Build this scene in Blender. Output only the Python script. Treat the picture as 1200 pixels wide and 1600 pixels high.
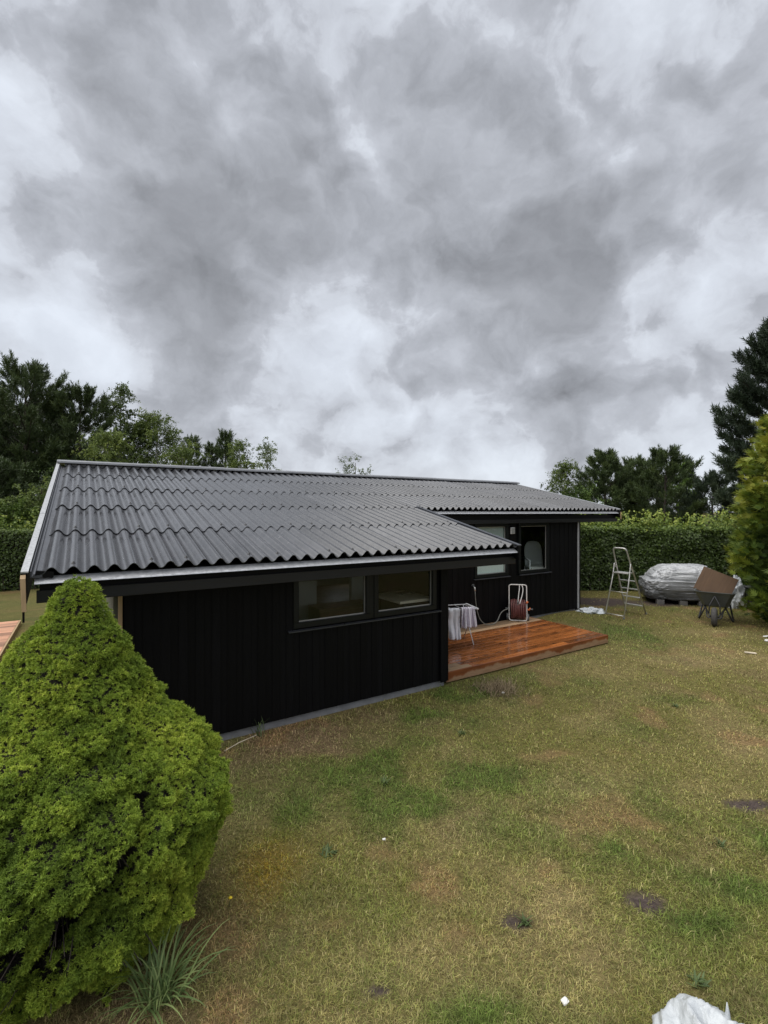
import bpy, bmesh, math, random
import numpy as np
from mathutils import Vector, Matrix

for o in list(bpy.data.objects):
    bpy.data.objects.remove(o)
SC = bpy.context.scene
COL = SC.collection
R = math.radians
rng = np.random.default_rng(7)
random.seed(7)

# ------------------------------------------------------------------ camera
CAM_H = 2.6
cam_d = bpy.data.cameras.new('camera')
cam = bpy.data.objects.new('camera', cam_d)
COL.objects.link(cam)
cam.location = (0, 0, CAM_H)
cam.rotation_euler = (R(90), 0, 0)
cam_d.sensor_fit = 'HORIZONTAL'
cam_d.sensor_width = 36
cam_d.lens = 36 * 741.2 / 1200
cam_d.clip_start = 0.05
cam_d.clip_end = 3000
SC.camera = cam

# ------------------------------------------------------------------ exposure
SC.view_settings.view_transform = 'Standard'
SC.view_settings.look = 'None'
SC.view_settings.exposure = 1.2
SKY_GAIN = 0.41
SC.view_settings.gamma = 1.0
SC.view_settings.use_curve_mapping = False
SC.cycles.max_bounces = 8
SC.cycles.transparent_max_bounces = 16

# ------------------------------------------------------------------ sun
SUN_ELEV, SUN_AZ = R(64), R(250)          # soft light from high above, behind the cloud deck
sun_d = bpy.data.lights.new('sun', 'SUN')
sun_d.energy = 1.5
sun_d.angle = R(85)
sun_d.color = (1.0, 0.965, 0.91)
sun = bpy.data.objects.new('sun', sun_d)
COL.objects.link(sun)
sdir = Vector((math.cos(SUN_ELEV) * math.sin(SUN_AZ), math.cos(SUN_ELEV) * math.cos(SUN_AZ), math.sin(SUN_ELEV)))
sun.rotation_euler = sdir.to_track_quat('Z', 'Y').to_euler()
sun.location = (-10, -10, 30)


# ------------------------------------------------------------------ node helper
class N:
    def __init__(self, tree):
        self.t = tree

    def __call__(self, kind, ins=None, **props):
        n = self.t.nodes.new(kind)
        for k, v in props.items():
            setattr(n, k, v)
        for k, v in (ins or {}).items():
            if isinstance(v, bpy.types.NodeSocket):
                self.t.links.new(v, n.inputs[k])
            else:
                n.inputs[k].default_value = v
        return n

    def link(self, a, b):
        self.t.links.new(a, b)

    def math(self, op, a, b=None, c=None, clamp=False):
        n = self.t.nodes.new('ShaderNodeMath')
        n.operation = op
        n.use_clamp = clamp
        for i, v in enumerate((a, b, c)):
            if v is None:
                continue
            if isinstance(v, bpy.types.NodeSocket):
                self.t.links.new(v, n.inputs[i])
            else:
                n.inputs[i].default_value = v
        return n.outputs[0]

    def vmath(self, op, a, b=None, scale=None):
        n = self.t.nodes.new('ShaderNodeVectorMath')
        n.operation = op
        for i, v in enumerate((a, b)):
            if v is None:
                continue
            if isinstance(v, bpy.types.NodeSocket):
                self.t.links.new(v, n.inputs[i])
            else:
                n.inputs[i].default_value = v
        if scale is not None:
            if isinstance(scale, bpy.types.NodeSocket):
                self.t.links.new(scale, n.inputs['Scale'])
            else:
                n.inputs['Scale'].default_value = scale
        return n

    def ramp(self, fac, stops, interp='LINEAR'):
        n = self.t.nodes.new('ShaderNodeValToRGB')
        n.color_ramp.interpolation = interp
        e = n.color_ramp.elements
        while len(e) < len(stops):
            e.new(0.5)
        for el, (p, c) in zip(e, stops):
            el.position = p
            if not isinstance(c, (tuple, list)):
                c = (c, c, c)
            el.color = (c[0], c[1], c[2], 1)
        self.t.links.new(fac, n.inputs[0])
        return n.outputs[0]

    def mix(self, fac, a, b, blend='MIX'):
        n = self.t.nodes.new('ShaderNodeMix')
        n.data_type = 'RGBA'
        n.blend_type = blend
        for i, v in ((0, fac), (6, a), (7, b)):
            if isinstance(v, bpy.types.NodeSocket):
                self.t.links.new(v, n.inputs[i])
            else:
                if i and len(v) == 3:
                    v = (*v, 1)
                n.inputs[i].default_value = v
        return n.outputs[2]


# ------------------------------------------------------------------ world: overcast sky with layered clouds
world = bpy.data.worlds.new('World')
SC.world = world
world.use_nodes = True
wt = world.node_tree
wt.nodes.clear()
n = N(wt)
tc = n('ShaderNodeTexCoord')
D = tc.outputs['Generated']
P = n.vmath('MULTIPLY', D, (1.0, 1.0, 1.2)).outputs[0]


def noise(vec, scale, detail, rough=0.55, dist=0.0, lac=2.0):
    q = n('ShaderNodeTexNoise', {'Vector': vec, 'Scale': scale, 'Detail': detail, 'Roughness': rough,
                                 'Lacunarity': lac, 'Distortion': dist})
    return q


# warp the direction itself, for soft irregular cloud masses
w1 = noise(P, 4.2, 8, 0.57)
warp = n.vmath('SUBTRACT', w1.outputs['Color'], (0.5, 0.5, 0.5)).outputs[0]
warp = n.vmath('SCALE', warp, scale=0.24).outputs[0]
DW = n.vmath('NORMALIZE', n.vmath('ADD', D, warp).outputs[0]).outputs[0]


def sky_dir(u, v):
    d = Vector(((u - 600) / 741.2, 1.0, (800 - v) / 741.2))
    return d.normalized()


# (u, v) bearing of each cloud mass, its angular tightness and how much thicker or thinner the cover is
MASSES = [
    (280, 330, 30, 0.62), (150, 390, 70, 0.34), (400, 400, 70, 0.30), (190, 180, 90, 0.25), (480, 320, 60, 0.22),
    (890, 380, 80, 0.50), (860, 500, 80, 0.34), (970, 400, 120, 0.26),
    (610, 385, 60, 0.34), (720, 320, 60, 0.22), (1150, 270, 60, 0.36), (1090, 240, 120, 0.20), (1130, 500, 60, 0.10), (1100, 640, 60, -0.16), (900, 640, 90, -0.12),
    (660, 80, 14, 0.28), (320, 560, 60, 0.26), (700, 610, 80, 0.12), (950, 600, 60, 0.24), (560, 640, 120, 0.1),
    (40, 100, 26, -0.50), (20, 470, 60, -0.34), (100, 560, 60, -0.22),
    (530, 490, 60, -0.42), (720, 440, 120, -0.34), (480, 590, 80, -0.30), (950, 265, 110, -0.44), (1000, 450, 200, -0.46), (1055, 420, 200, -0.30),
    (620, 215, 60, -0.22), (410, 190, 50, -0.26), (650, 690, 260, -0.40), (780, 725, 200, -0.40),
    (1160, 60, 30, -0.30), (1150, 620, 60, -0.1), (820, 600, 160, -0.2),
]
acc = None
for (u, v, k, amp) in MASSES:
    d = n.vmath('DOT_PRODUCT', DW, tuple(sky_dir(u, v))).outputs['Value']
    e = n.math('EXPONENT', n.math('MULTIPLY_ADD', d, k, -k))
    acc = n.math('MULTIPLY_ADD', e, amp, acc if acc is not None else 0.0)

# thickness of the cover, sampled twice so that billows get a lit and a shaded side
pw = noise(P, 6.0, 5, 0.55)
PW = n.vmath('ADD', P, n.vmath('SCALE', n.vmath('SUBTRACT', pw.outputs['Color'], (0.5, 0.5, 0.5)).outputs[0], scale=0.16).outputs[0]).outputs[0]


def puffs(vec):
    q = n('ShaderNodeTexVoronoi', {'Vector': vec, 'Scale': 3.6, 'Detail': 2.0, 'Roughness': 0.5, 'Lacunarity': 2.2}, feature='F1')
    f = noise(vec, 4.4, 10, 0.58)
    return n.math('MULTIPLY_ADD', n.math('SUBTRACT', f.outputs['Fac'], 0.5), 1.35, n.math('MULTIPLY', n.math('SUBTRACT', 0.45, q.outputs['Distance']), 0.5))


off = n.vmath('ADD', PW, (0.015, -0.02, 0.05)).outputs[0]
p1 = puffs(PW)
p2 = puffs(off)
relief = n.math('SUBTRACT', p1, p2)
big = noise(P, 1.25, 4, 0.5, 0.0)
thick = n.math('ADD', p1, 0.57)
thick = n.math('MULTIPLY_ADD', n.math('SUBTRACT', big.outputs['Fac'], 0.5), 0.4, thick)
thick = n.math('ADD', thick, acc)
# edges of the masses come out crisper than their insides
body = n.ramp(thick, [(0.0, 0.87), (0.22, 0.785), (0.38, 0.70), (0.46, 0.58), (0.66, 0.49), (1.0, 0.38)], 'LINEAR')
lum = n.math('MULTIPLY_ADD', relief, -0.30, body)
lum = n.math('MULTIPLY', lum, SKY_GAIN)
skycol = n.ramp(lum, [(0.0, (0.0, 0.0, 0.0)), (0.25, (0.237, 0.248, 0.273)), (0.5, (0.468, 0.50, 0.545)), (1.0, (0.93, 1.0, 1.07))])
cover = n.ramp(thick, [(0.0, 0.92), (0.4, 0.97), (1.0, 0.995)])
sky = n('ShaderNodeTexSky', sky_type='NISHITA')
sky.sun_disc = False
sky.sun_elevation = SUN_ELEV
sky.sun_rotation = SUN_AZ
bg_sky = n('ShaderNodeBackground', {'Color': sky.outputs[0], 'Strength': 0.06})
bg_cloud = n('ShaderNodeBackground', {'Color': skycol, 'Strength': 1.0})
mixs = n('ShaderNodeMixShader', {0: cover, 1: bg_sky.outputs[0], 2: bg_cloud.outputs[0]})
wo = n('ShaderNodeOutputWorld', {'Surface': mixs.outputs[0]})


# ------------------------------------------------------------------ materials
def new_mat(name):
    m = bpy.data.materials.new(name)
    m.use_nodes = True
    m.node_tree.nodes.clear()
    q = N(m.node_tree)
    out = q('ShaderNodeOutputMaterial')
    return m, q, out


def principled(q, out, color, rough=0.6, metal=0.0, spec=0.5, bump=None, bstr=0.3, bdist=0.01, **extra):
    p = q('ShaderNodeBsdfPrincipled')
    for key, v in (('Base Color', color), ('Roughness', rough), ('Metallic', metal), ('Specular IOR Level', spec)):
        if isinstance(v, bpy.types.NodeSocket):
            q.link(v, p.inputs[key])
        else:
            if key == 'Base Color' and len(v) == 3:
                v = (*v, 1)
            p.inputs[key].default_value = v
    for key, v in extra.items():
        p.inputs[key.replace('_', ' ')].default_value = v
    if bump is not None:
        b = q('ShaderNodeBump', {'Height': bump, 'Strength': bstr, 'Distance': bdist})
        q.link(b.outputs[0], p.inputs['Normal'])
    q.link(p.outputs[0], out.inputs['Surface'])
    return p


def obj_coord(q, scale=(1, 1, 1)):
    t = q('ShaderNodeTexCoord')
    mp = q('ShaderNodeMapping', {'Vector': t.outputs['Object'], 'Scale': scale})
    return mp.outputs[0]


def qnoise(q, vec, scale, detail=4, rough=0.55, dist=0.0):
    return q('ShaderNodeTexNoise', {'Vector': vec, 'Scale': scale, 'Detail': detail, 'Roughness': rough, 'Distortion': dist}).outputs['Fac']


def simple_mat(name, color, rough=0.6, metal=0.0, var=0.25, scale=6.0, bump=0.0, spec=0.5, stretch=(1, 1, 1)):
    m, q, out = new_mat(name)
    c = obj_coord(q, stretch)
    f = qnoise(q, c, scale, 6, 0.6)
    lo = tuple(x * (1 - var) for x in color)
    hi = tuple(min(1, x * (1 + var)) for x in color)
    colr = q.ramp(f, [(0.25, lo), (0.75, hi)])
    rr = q.ramp(qnoise(q, c, scale * 2.3, 4), [(0.2, max(0, rough - 0.12)), (0.8, min(1, rough + 0.1))])
    principled(q, out, colr, rr, metal, spec, bump=f if bump else None, bstr=bump, bdist=0.01)
    return m


def leaf_mat(name, stops, rough=0.55, trans=0.25, spec=0.3, attr='tint'):
    m, q, out = new_mat(name)
    a = q('ShaderNodeAttribute', attribute_name=attr)
    col = q.ramp(a.outputs['Fac'], stops)
    p = q('ShaderNodeBsdfPrincipled', {'Base Color': col, 'Roughness': rough, 'Specular IOR Level': spec})
    t = q('ShaderNodeBsdfTranslucent', {'Color': col})
    mx = q('ShaderNodeMixShader', {0: trans, 1: p.outputs[0], 2: t.outputs[0]})
    q.link(mx.outputs[0], out.inputs['Surface'])
    return m


# --- black stained boards
def mat_black_board():
    m, q, out = new_mat('black_stained_wood')
    info = q('ShaderNodeObjectInfo')
    c = obj_coord(q, (14, 14, 0.9))
    rnd = q.vmath('SCALE', q('ShaderNodeCombineXYZ', {0: info.outputs['Random'], 1: info.outputs['Random'], 2: info.outputs['Random']}).outputs[0], scale=57.0).outputs[0]
    c = q.vmath('ADD', c, rnd).outputs[0]
    f = qnoise(q, c, 3.0, 6, 0.65, 0.4)
    col = q.ramp(f, [(0.2, (0.0011, 0.0011, 0.0016)), (0.8, (0.0042, 0.0042, 0.0050))])
    v = q.ramp(info.outputs['Random'], [(0, 0.7), (1, 1.35)])
    col = q.mix(1.0, col, v, 'MULTIPLY')
    principled(q, out, col, 0.55, 0, 0.14, bump=f, bstr=0.35, bdist=0.004)
    return m


def mat_roof():
    m, q, out = new_mat('fibre_cement_roof')
    info = q('ShaderNodeObjectInfo')
    c = obj_coord(q)
    rnd = q.vmath('SCALE', q('ShaderNodeCombineXYZ', {0: info.outputs['Random'], 1: info.outputs['Random'], 2: 0.0}).outputs[0], scale=31.0).outputs[0]
    c2 = q.vmath('ADD', c, rnd).outputs[0]
    f = qnoise(q, c2, 3.2, 6, 0.6)
    col = q.ramp(f, [(0.25, (0.036, 0.038, 0.043)), (0.75, (0.066, 0.068, 0.075))])
    v = q.ramp(info.outputs['Random'], [(0, 0.74), (1, 1.26)])
    col = q.mix(1.0, col, v, 'MULTIPLY')
    sp = q('ShaderNodeTexVoronoi', {'Vector': c2, 'Scale': 95.0}, feature='F1')
    spots = q.ramp(sp.outputs['Distance'], [(0.0, 1.0), (0.22, 0.0)])
    keep = q.math('GREATER_THAN', q.math('FRACT', q.math('MULTIPLY', q('ShaderNodeSeparateColor', {0: sp.outputs['Color']}).outputs[0], 7.0)), 0.72)
    spots = q.math('MULTIPLY', spots, keep)
    col = q.mix(q.math('MULTIPLY', spots, 0.35), col, (0.2, 0.21, 0.22))
    g = qnoise(q, c2, 150.0, 3)
    rough = q.math('SUBTRACT', q.ramp(qnoise(q, c2, 9, 4), [(0.2, 0.16), (0.8, 0.30)]), q.math('MULTIPLY', spots, 0.14))
    h = q.math('ADD', q.math('MULTIPLY', g, 0.4), spots)
    principled(q, out, col, rough, 0, 0.75, bump=h, bstr=0.22, bdist=0.002)
    return m


def mat_deck(name, base, dark, knots=True, rough=0.2, coat=0.7):
    m, q, out = new_mat(name)
    info = q('ShaderNodeObjectInfo')
    c = obj_coord(q, (0.7, 9, 9))
    rnd = q.vmath('SCALE', q('ShaderNodeCombineXYZ', {0: info.outputs['Random'], 1: info.outputs['Random'], 2: info.outputs['Random']}).outputs[0], scale=91.0).outputs[0]
    c2 = q.vmath('ADD', c, rnd).outputs[0]
    f = qnoise(q, c2, 2.4, 8, 0.62, 0.9)
    col = q.ramp(f, [(0.22, dark), (0.5, base), (0.8, tuple(min(1, x * 1.3) for x in base))])
    v = q.ramp(info.outputs['Random'], [(0, 0.5), (1, 1.5)])
    col = q.mix(1.0, col, v, 'MULTIPLY')
    c3 = q.vmath('ADD', obj_coord(q, (3.0, 8.0, 8.0)), rnd).outputs[0]
    vo = q('ShaderNodeTexVoronoi', {'Vector': c3, 'Scale': 1.0}, feature='F1')
    kn = q.ramp(vo.outputs['Distance'], [(0.10, 1.0), (0.30, 0.0)])
    col = q.mix(q.math('MULTIPLY', kn, 0.75 if knots else 0.3), col, tuple(x * 0.22 for x in dark))
    p = principled(q, out, col, q.ramp(f, [(0.2, rough), (0.8, rough + 0.15)]), 0, 0.5, bump=f, bstr=0.2, bdist=0.003)
    p.inputs['Coat Weight'].default_value = coat
    p.inputs['Coat Roughness'].default_value = 0.12
    return m


def mat_rim():
    """raw pine fascia of the deck, stained in drips along its top"""
    m, q, out = new_mat('half_stained_pine')
    t = q('ShaderNodeTexCoord')
    c2 = q('ShaderNodeMapping', {'Vector': t.outputs['Object'], 'Scale': (0.8, 8, 8)}).outputs[0]
    f = qnoise(q, c2, 2.5, 8, 0.62, 0.8)
    raw = q.ramp(f, [(0.25, (0.20, 0.115, 0.062)), (0.75, (0.40, 0.25, 0.15))])
    stain = q.ramp(f, [(0.25, (0.11, 0.028, 0.008)), (0.75, (0.26, 0.085, 0.022))])
    s = q('ShaderNodeSeparateXYZ', {0: t.outputs['Object']})
    d = qnoise(q, q('ShaderNodeMapping', {'Vector': t.outputs['Object'], 'Scale': (1.6, 0.2, 0.5)}).outputs[0], 1.0, 5, 0.6, 0.3)
    lvl = q.math('MULTIPLY_ADD', d, 1.3, q.math('MULTIPLY', s.outputs[2], 3.2))
    mask = q.ramp(lvl, [(0.60, 0.0), (0.70, 1.0)])
    col = q.mix(mask, raw, stain)
    principled(q, out, col, 0.45, 0, 0.4, bump=f, bstr=0.25, bdist=0.003)
    return m


M = {}
M['black_board'] = mat_black_board()
M['roof'] = mat_roof()
M['black_trim'] = simple_mat('black_painted_trim', (0.0035, 0.0035, 0.004), 0.5, var=0.3, scale=8, stretch=(1, 1, 6), spec=0.14)
M['fascia'] = simple_mat('charcoal_fascia_paint', (0.0075, 0.008, 0.0095), 0.42, var=0.25, scale=3, spec=0.4, stretch=(0.5, 4, 6))
M['frame'] = simple_mat('dark_green_black_frame_paint', (0.0045, 0.006, 0.0062), 0.4, var=0.2, scale=5, spec=0.3)
M['galv'] = simple_mat('galvanised_steel', (0.62, 0.63, 0.65), 0.40, metal=0.5, var=0.22, scale=22)
M['galv_dull'] = simple_mat('speckled_galvanised_capping', (0.42, 0.43, 0.44), 0.42, metal=0.5, var=0.35, scale=45)
M['ridge'] = simple_mat('grey_ridge_metal', (0.26, 0.265, 0.275), 0.36, metal=0.5, var=0.2, scale=10)
M['screw'] = simple_mat('dark_screw_cap', (0.03, 0.03, 0.032), 0.4)
M['lead'] = simple_mat('dark_flashing', (0.06, 0.064, 0.075), 0.35, metal=0.3, var=0.2)
M['concrete'] = simple_mat('concrete_plinth', (0.19, 0.195, 0.205), 0.85, var=0.22, scale=7, bump=0.3)
M['block'] = simple_mat('concrete_block', (0.13, 0.125, 0.12), 0.9, var=0.3, scale=12, bump=0.4)
M['raw_wood'] = simple_mat('raw_timber', (0.42, 0.29, 0.16), 0.6, var=0.22, scale=5, stretch=(6, 6, 0.7), bump=0.15)
M['membrane'] = simple_mat('grey_green_gable_lining', (0.115, 0.12, 0.095), 0.75, var=0.15, scale=3)
M['int_wall'] = simple_mat('interior_wall_paint', (0.52, 0.51, 0.48), 0.7, var=0.06, scale=2)
M['int_floor'] = simple_mat('interior_floor', (0.16, 0.12, 0.085), 0.5, var=0.2, scale=4)
M['white'] = simple_mat('white_paint', (0.74, 0.75, 0.76), 0.45, var=0.06, scale=4)
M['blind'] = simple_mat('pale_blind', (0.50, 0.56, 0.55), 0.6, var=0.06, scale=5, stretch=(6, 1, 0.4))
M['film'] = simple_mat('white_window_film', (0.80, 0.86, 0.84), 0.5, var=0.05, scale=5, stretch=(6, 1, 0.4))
M['cream'] = simple_mat('cream_tabletop', (0.62, 0.53, 0.42), 0.45, var=0.08, scale=4)
M['brown_wood'] = simple_mat('brown_cupboard_wood', (0.18, 0.11, 0.055), 0.5, var=0.25, scale=5, stretch=(1, 1, 0.3))
M['dark_item'] = simple_mat('dark_interior_item', (0.02, 0.02, 0.022), 0.5)
M['grey_cloth'] = simple_mat('grey_upholstery', (0.55, 0.55, 0.53), 0.85, var=0.1, scale=30)
M['deck'] = mat_deck('wet_stained_deck', (0.335, 0.112, 0.028), (0.11, 0.030, 0.009))
M['deck_raw'] = mat_deck('bare_deck_boards', (0.36, 0.235, 0.135), (0.24, 0.15, 0.08), knots=False, rough=0.5, coat=0.0)
M['deck_far'] = mat_deck('pinkish_new_deck_boards', (0.46, 0.245, 0.155), (0.33, 0.15, 0.09), knots=False, rough=0.5, coat=0.05)
M['rim'] = mat_rim()
M['alu'] = simple_mat('brushed_aluminium', (0.60, 0.59, 0.56), 0.42, metal=0.75, var=0.12, scale=20)
M['tubewhite'] = simple_mat('pale_enamel_tube', (0.66, 0.64, 0.61), 0.4, var=0.1, scale=14)
M['rubber'] = simple_mat('black_rubber', (0.018, 0.018, 0.018), 0.75, var=0.3, scale=30, bump=0.2)
M['tyre'] = simple_mat('dusty_tyre_rubber', (0.055, 0.052, 0.05), 0.85, var=0.3, scale=25, bump=0.3)
M['barrow'] = simple_mat('galvanised_tub_grey', (0.115, 0.125, 0.125), 0.5, metal=0.35, var=0.25, scale=5)
M['plywood'] = simple_mat('brown_plywood', (0.125, 0.072, 0.038), 0.6, var=0.22, scale=4, stretch=(4, 1, 0.6), bump=0.1)
M['steel_black'] = simple_mat('black_steel_tube', (0.022, 0.022, 0.024), 0.45, var=0.25, scale=10)
M['hose'] = simple_mat('maroon_hose', (0.135, 0.048, 0.044), 0.45, var=0.3, scale=25)
M['hose_grey'] = simple_mat('grey_green_hose', (0.17, 0.17, 0.15), 0.45, var=0.2, scale=20)
M['orange'] = simple_mat('orange_plastic', (0.62, 0.16, 0.05), 0.4, var=0.1)
M['grey_plastic'] = simple_mat('grey_plastic', (0.13, 0.14, 0.14), 0.45, var=0.1)
M['scrap'] = simple_mat('white_scrap', (0.70, 0.69, 0.66), 0.6, var=0.1)
M['pale_wood'] = simple_mat('pale_wood_offcut', (0.60, 0.52, 0.40), 0.6, var=0.15, scale=20)
M['soil'] = simple_mat('loose_soil', (0.060, 0.047, 0.042), 0.95, var=0.4, scale=25, bump=0.6)
M['bark'] = simple_mat('grey_brown_bark', (0.055, 0.043, 0.034), 0.9, var=0.4, scale=8, bump=0.5, stretch=(2, 2, 0.5))
M['bark_light'] = simple_mat('pale_birch_bark', (0.30, 0.29, 0.27), 0.75, var=0.4, scale=5, stretch=(1, 1, 3))
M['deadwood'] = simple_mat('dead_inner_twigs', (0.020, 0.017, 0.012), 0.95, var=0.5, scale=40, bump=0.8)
M['yellow'] = simple_mat('yellow_petals', (0.75, 0.55, 0.02), 0.5)


def mat_plastic(name, color, rough, trans=0.0):
    m, q, out = new_mat(name)
    c = obj_coord(q)
    f = qnoise(q, c, 7, 7, 0.65, 1.2)
    r = q.math('ABSOLUTE', q.math('SUBTRACT', f, 0.5))
    col = q.ramp(f, [(0.3, tuple(x * 0.85 for x in color)), (0.7, tuple(min(1, x * 1.1) for x in color))])
    p = principled(q, out, col, rough, 0.0, 0.6, bump=r, bstr=0.6, bdist=0.03)
    if trans:
        p.inputs['Alpha'].default_value = 1 - trans
    return m


M['bag'] = mat_plastic('crumpled_white_plastic', (0.52, 0.55, 0.57), 0.25)
M['bag_thin'] = mat_plastic('thin_clear_plastic', (0.70, 0.72, 0.74), 0.2, 0.45)


def mat_tarp():
    m, q, out = new_mat('silver_tarpaulin')
    c = obj_coord(q, (1, 1, 2.2))
    f = qnoise(q, c, 5, 8, 0.65, 1.5)
    r = q.math('ABSOLUTE', q.math('SUBTRACT', f, 0.5))
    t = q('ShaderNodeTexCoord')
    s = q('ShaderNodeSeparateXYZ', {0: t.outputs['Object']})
    tone_noise = qnoise(q, c, 2.0, 5, 0.6)
    g = q.math('MULTIPLY_ADD', tone_noise, 0.5, s.outputs[2])
    col = q.ramp(g, [(0.42, (0.06, 0.063, 0.068)), (0.72, (0.19, 0.195, 0.205)), (1.02, (0.44, 0.45, 0.465))])  # colour gets darker towards the bottom, with an uneven transition
    principled(q, out, col, 0.24, 0.1, 0.7, bump=r, bstr=0.8, bdist=0.03)
    return m


M['tarp'] = mat_tarp()


def mat_towel():
    m, q, out = new_mat('purple_striped_towel')
    t = q('ShaderNodeTexCoord')
    s = q('ShaderNodeSeparateXYZ', {0: t.outputs['UV']})
    st = q.math('FRACT', q.math('MULTIPLY', s.outputs[0], 9.0))
    k = q.ramp(st, [(0.0, 0.0), (0.55, 0.0), (0.6, 1.0), (0.92, 1.0), (0.97, 0.0)])
    col = q.mix(k, (0.84, 0.81, 0.87), (0.55, 0.49, 0.58))
    w = qnoise(q, t.outputs['UV'], 180, 2)
    principled(q, out, col, 0.9, 0, 0.1, bump=w, bstr=0.3, bdist=0.003)
    return m


M['towel'] = mat_towel()
M['towel_white'] = simple_mat('off_white_towel', (0.82, 0.82, 0.86), 0.9, var=0.06, scale=14, bump=0.2)


def mat_glass():
    m, q, out = new_mat('window_glass')
    gm = q('ShaderNodeNewGeometry')
    fr = q('ShaderNodeFresnel', {'IOR': q.math('MULTIPLY_ADD', gm.outputs['Backfacing'], 1 / 1.32 - 1.32, 1.32)})
    tr = q('ShaderNodeBsdfTransparent', {'Color': (0.88, 0.91, 0.90, 1)})
    gl = q('ShaderNodeBsdfGlossy', {'Color': (1, 1, 1, 1), 'Roughness': 0.01})
    mx = q('ShaderNodeMixShader', {0: fr.outputs[0], 1: tr.outputs[0], 2: gl.outputs[0]})
    q.link(mx.outputs[0], out.inputs['Surface'])
    return m


M['glass'] = mat_glass()


# ------------------------------------------------------------------ numpy noise
def _hash(ix, iy, iz, seed):
    h = (ix.astype(np.int64) * 374761393 + iy.astype(np.int64) * 668265263 + iz.astype(np.int64) * 2147483647 + seed * 1274126177) & 0xFFFFFFFF
    h = ((h ^ (h >> 13)) * 1274126177) & 0xFFFFFFFF
    h = ((h ^ (h >> 16)) * 2246822519) & 0xFFFFFFFF
    return ((h ^ (h >> 15)) & 0xFFFFFF) / float(0xFFFFFF)


def vn3(p, seed=0):
    p = np.asarray(p, float)
    i = np.floor(p)
    f = p - i
    f = f * f * f * (f * (f * 6 - 15) + 10)
    i = i.astype(np.int64)
    r = 0
    for dx in (0, 1):
        wx = f[..., 0] if dx else 1 - f[..., 0]
        for dy in (0, 1):
            wy = f[..., 1] if dy else 1 - f[..., 1]
            for dz_ in (0, 1):
                wz = f[..., 2] if dz_ else 1 - f[..., 2]
                r = r + wx * wy * wz * _hash(i[..., 0] + dx, i[..., 1] + dy, i[..., 2] + dz_, seed)
    return r


def vn2(x, y, seed=0):
    x = np.asarray(x, float)
    return vn3(np.stack([x, np.asarray(y, float), np.zeros_like(x) + 0.5], -1), seed)


def fbm2(x, y, seed=0, oct=4, gain=0.5):
    a, s, t = 1.0, 0.0, 0.0
    for k in range(oct):
        s = s + a * vn2(x * 2 ** k + 13.1 * k, y * 2 ** k - 7.7 * k, seed + k)
        t += a
        a *= gain
    return s / t


def sstep(a, b, x):
    t = np.clip((x - a) / (b - a), 0, 1)
    return t * t * (3 - 2 * t)


# ------------------------------------------------------------------ mesh helpers
def link(o, parent=None):
    COL.objects.link(o)
    if parent is not None:
        o.parent = parent
    return o


def obj(name, me, mat=None, parent=None, loc=None, rot=None):
    o = bpy.data.objects.new(name, me)
    if mat is not None and me is not None and len(me.materials) == 0:
        me.materials.append(mat)
    link(o, parent)
    if loc is not None:
        o.location = loc
    if rot is not None:
        o.rotation_euler = rot
    return o


def tag(o, label=None, cat=None, group=None, kind=None):
    if label:
        o['label'] = label
    if cat:
        o['category'] = cat
    if group:
        o['group'] = group
    if kind:
        o['kind'] = kind
    return o


def empty(name, loc=(0, 0, 0), rz=0.0, label=None, cat=None, group=None):
    o = bpy.data.objects.new(name, None)
    COL.objects.link(o)
    o.location = loc
    o.rotation_euler = (0, 0, rz)
    return tag(o, label, cat, group)


def np_mesh(name, V, F, smooth=False, tint=None, color=None, mat=None):
    """V (n,3), F (m,3) or (m,4) numpy"""
    me = bpy.data.meshes.new(name)
    V = np.ascontiguousarray(V, np.float32)
    F = np.ascontiguousarray(F, np.int32)
    k = F.shape[1]
    me.vertices.add(len(V))
    me.vertices.foreach_set('co', V.ravel())
    me.loops.add(F.size)
    me.loops.foreach_set('vertex_index', F.ravel())
    me.polygons.add(len(F))
    me.polygons.foreach_set('loop_start', np.arange(0, F.size, k, dtype=np.int32))
    me.polygons.foreach_set('loop_total', np.full(len(F), k, np.int32))
    if smooth:
        me.polygons.foreach_set('use_smooth', np.ones(len(F), bool))
    if tint is not None:
        a = me.attributes.new('tint', 'FLOAT', 'POINT')
        a.data.foreach_set('value', np.ascontiguousarray(tint, np.float32))
    if color is not None:
        a = me.attributes.new('hue', 'FLOAT_COLOR', 'POINT')
        c4 = np.ones((len(V), 4), np.float32)
        c4[:, :3] = color
        a.data.foreach_set('color', c4.ravel())
    me.update(calc_edges=True)
    me.validate()
    if mat is not None:
        me.materials.append(mat)
    return me


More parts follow.
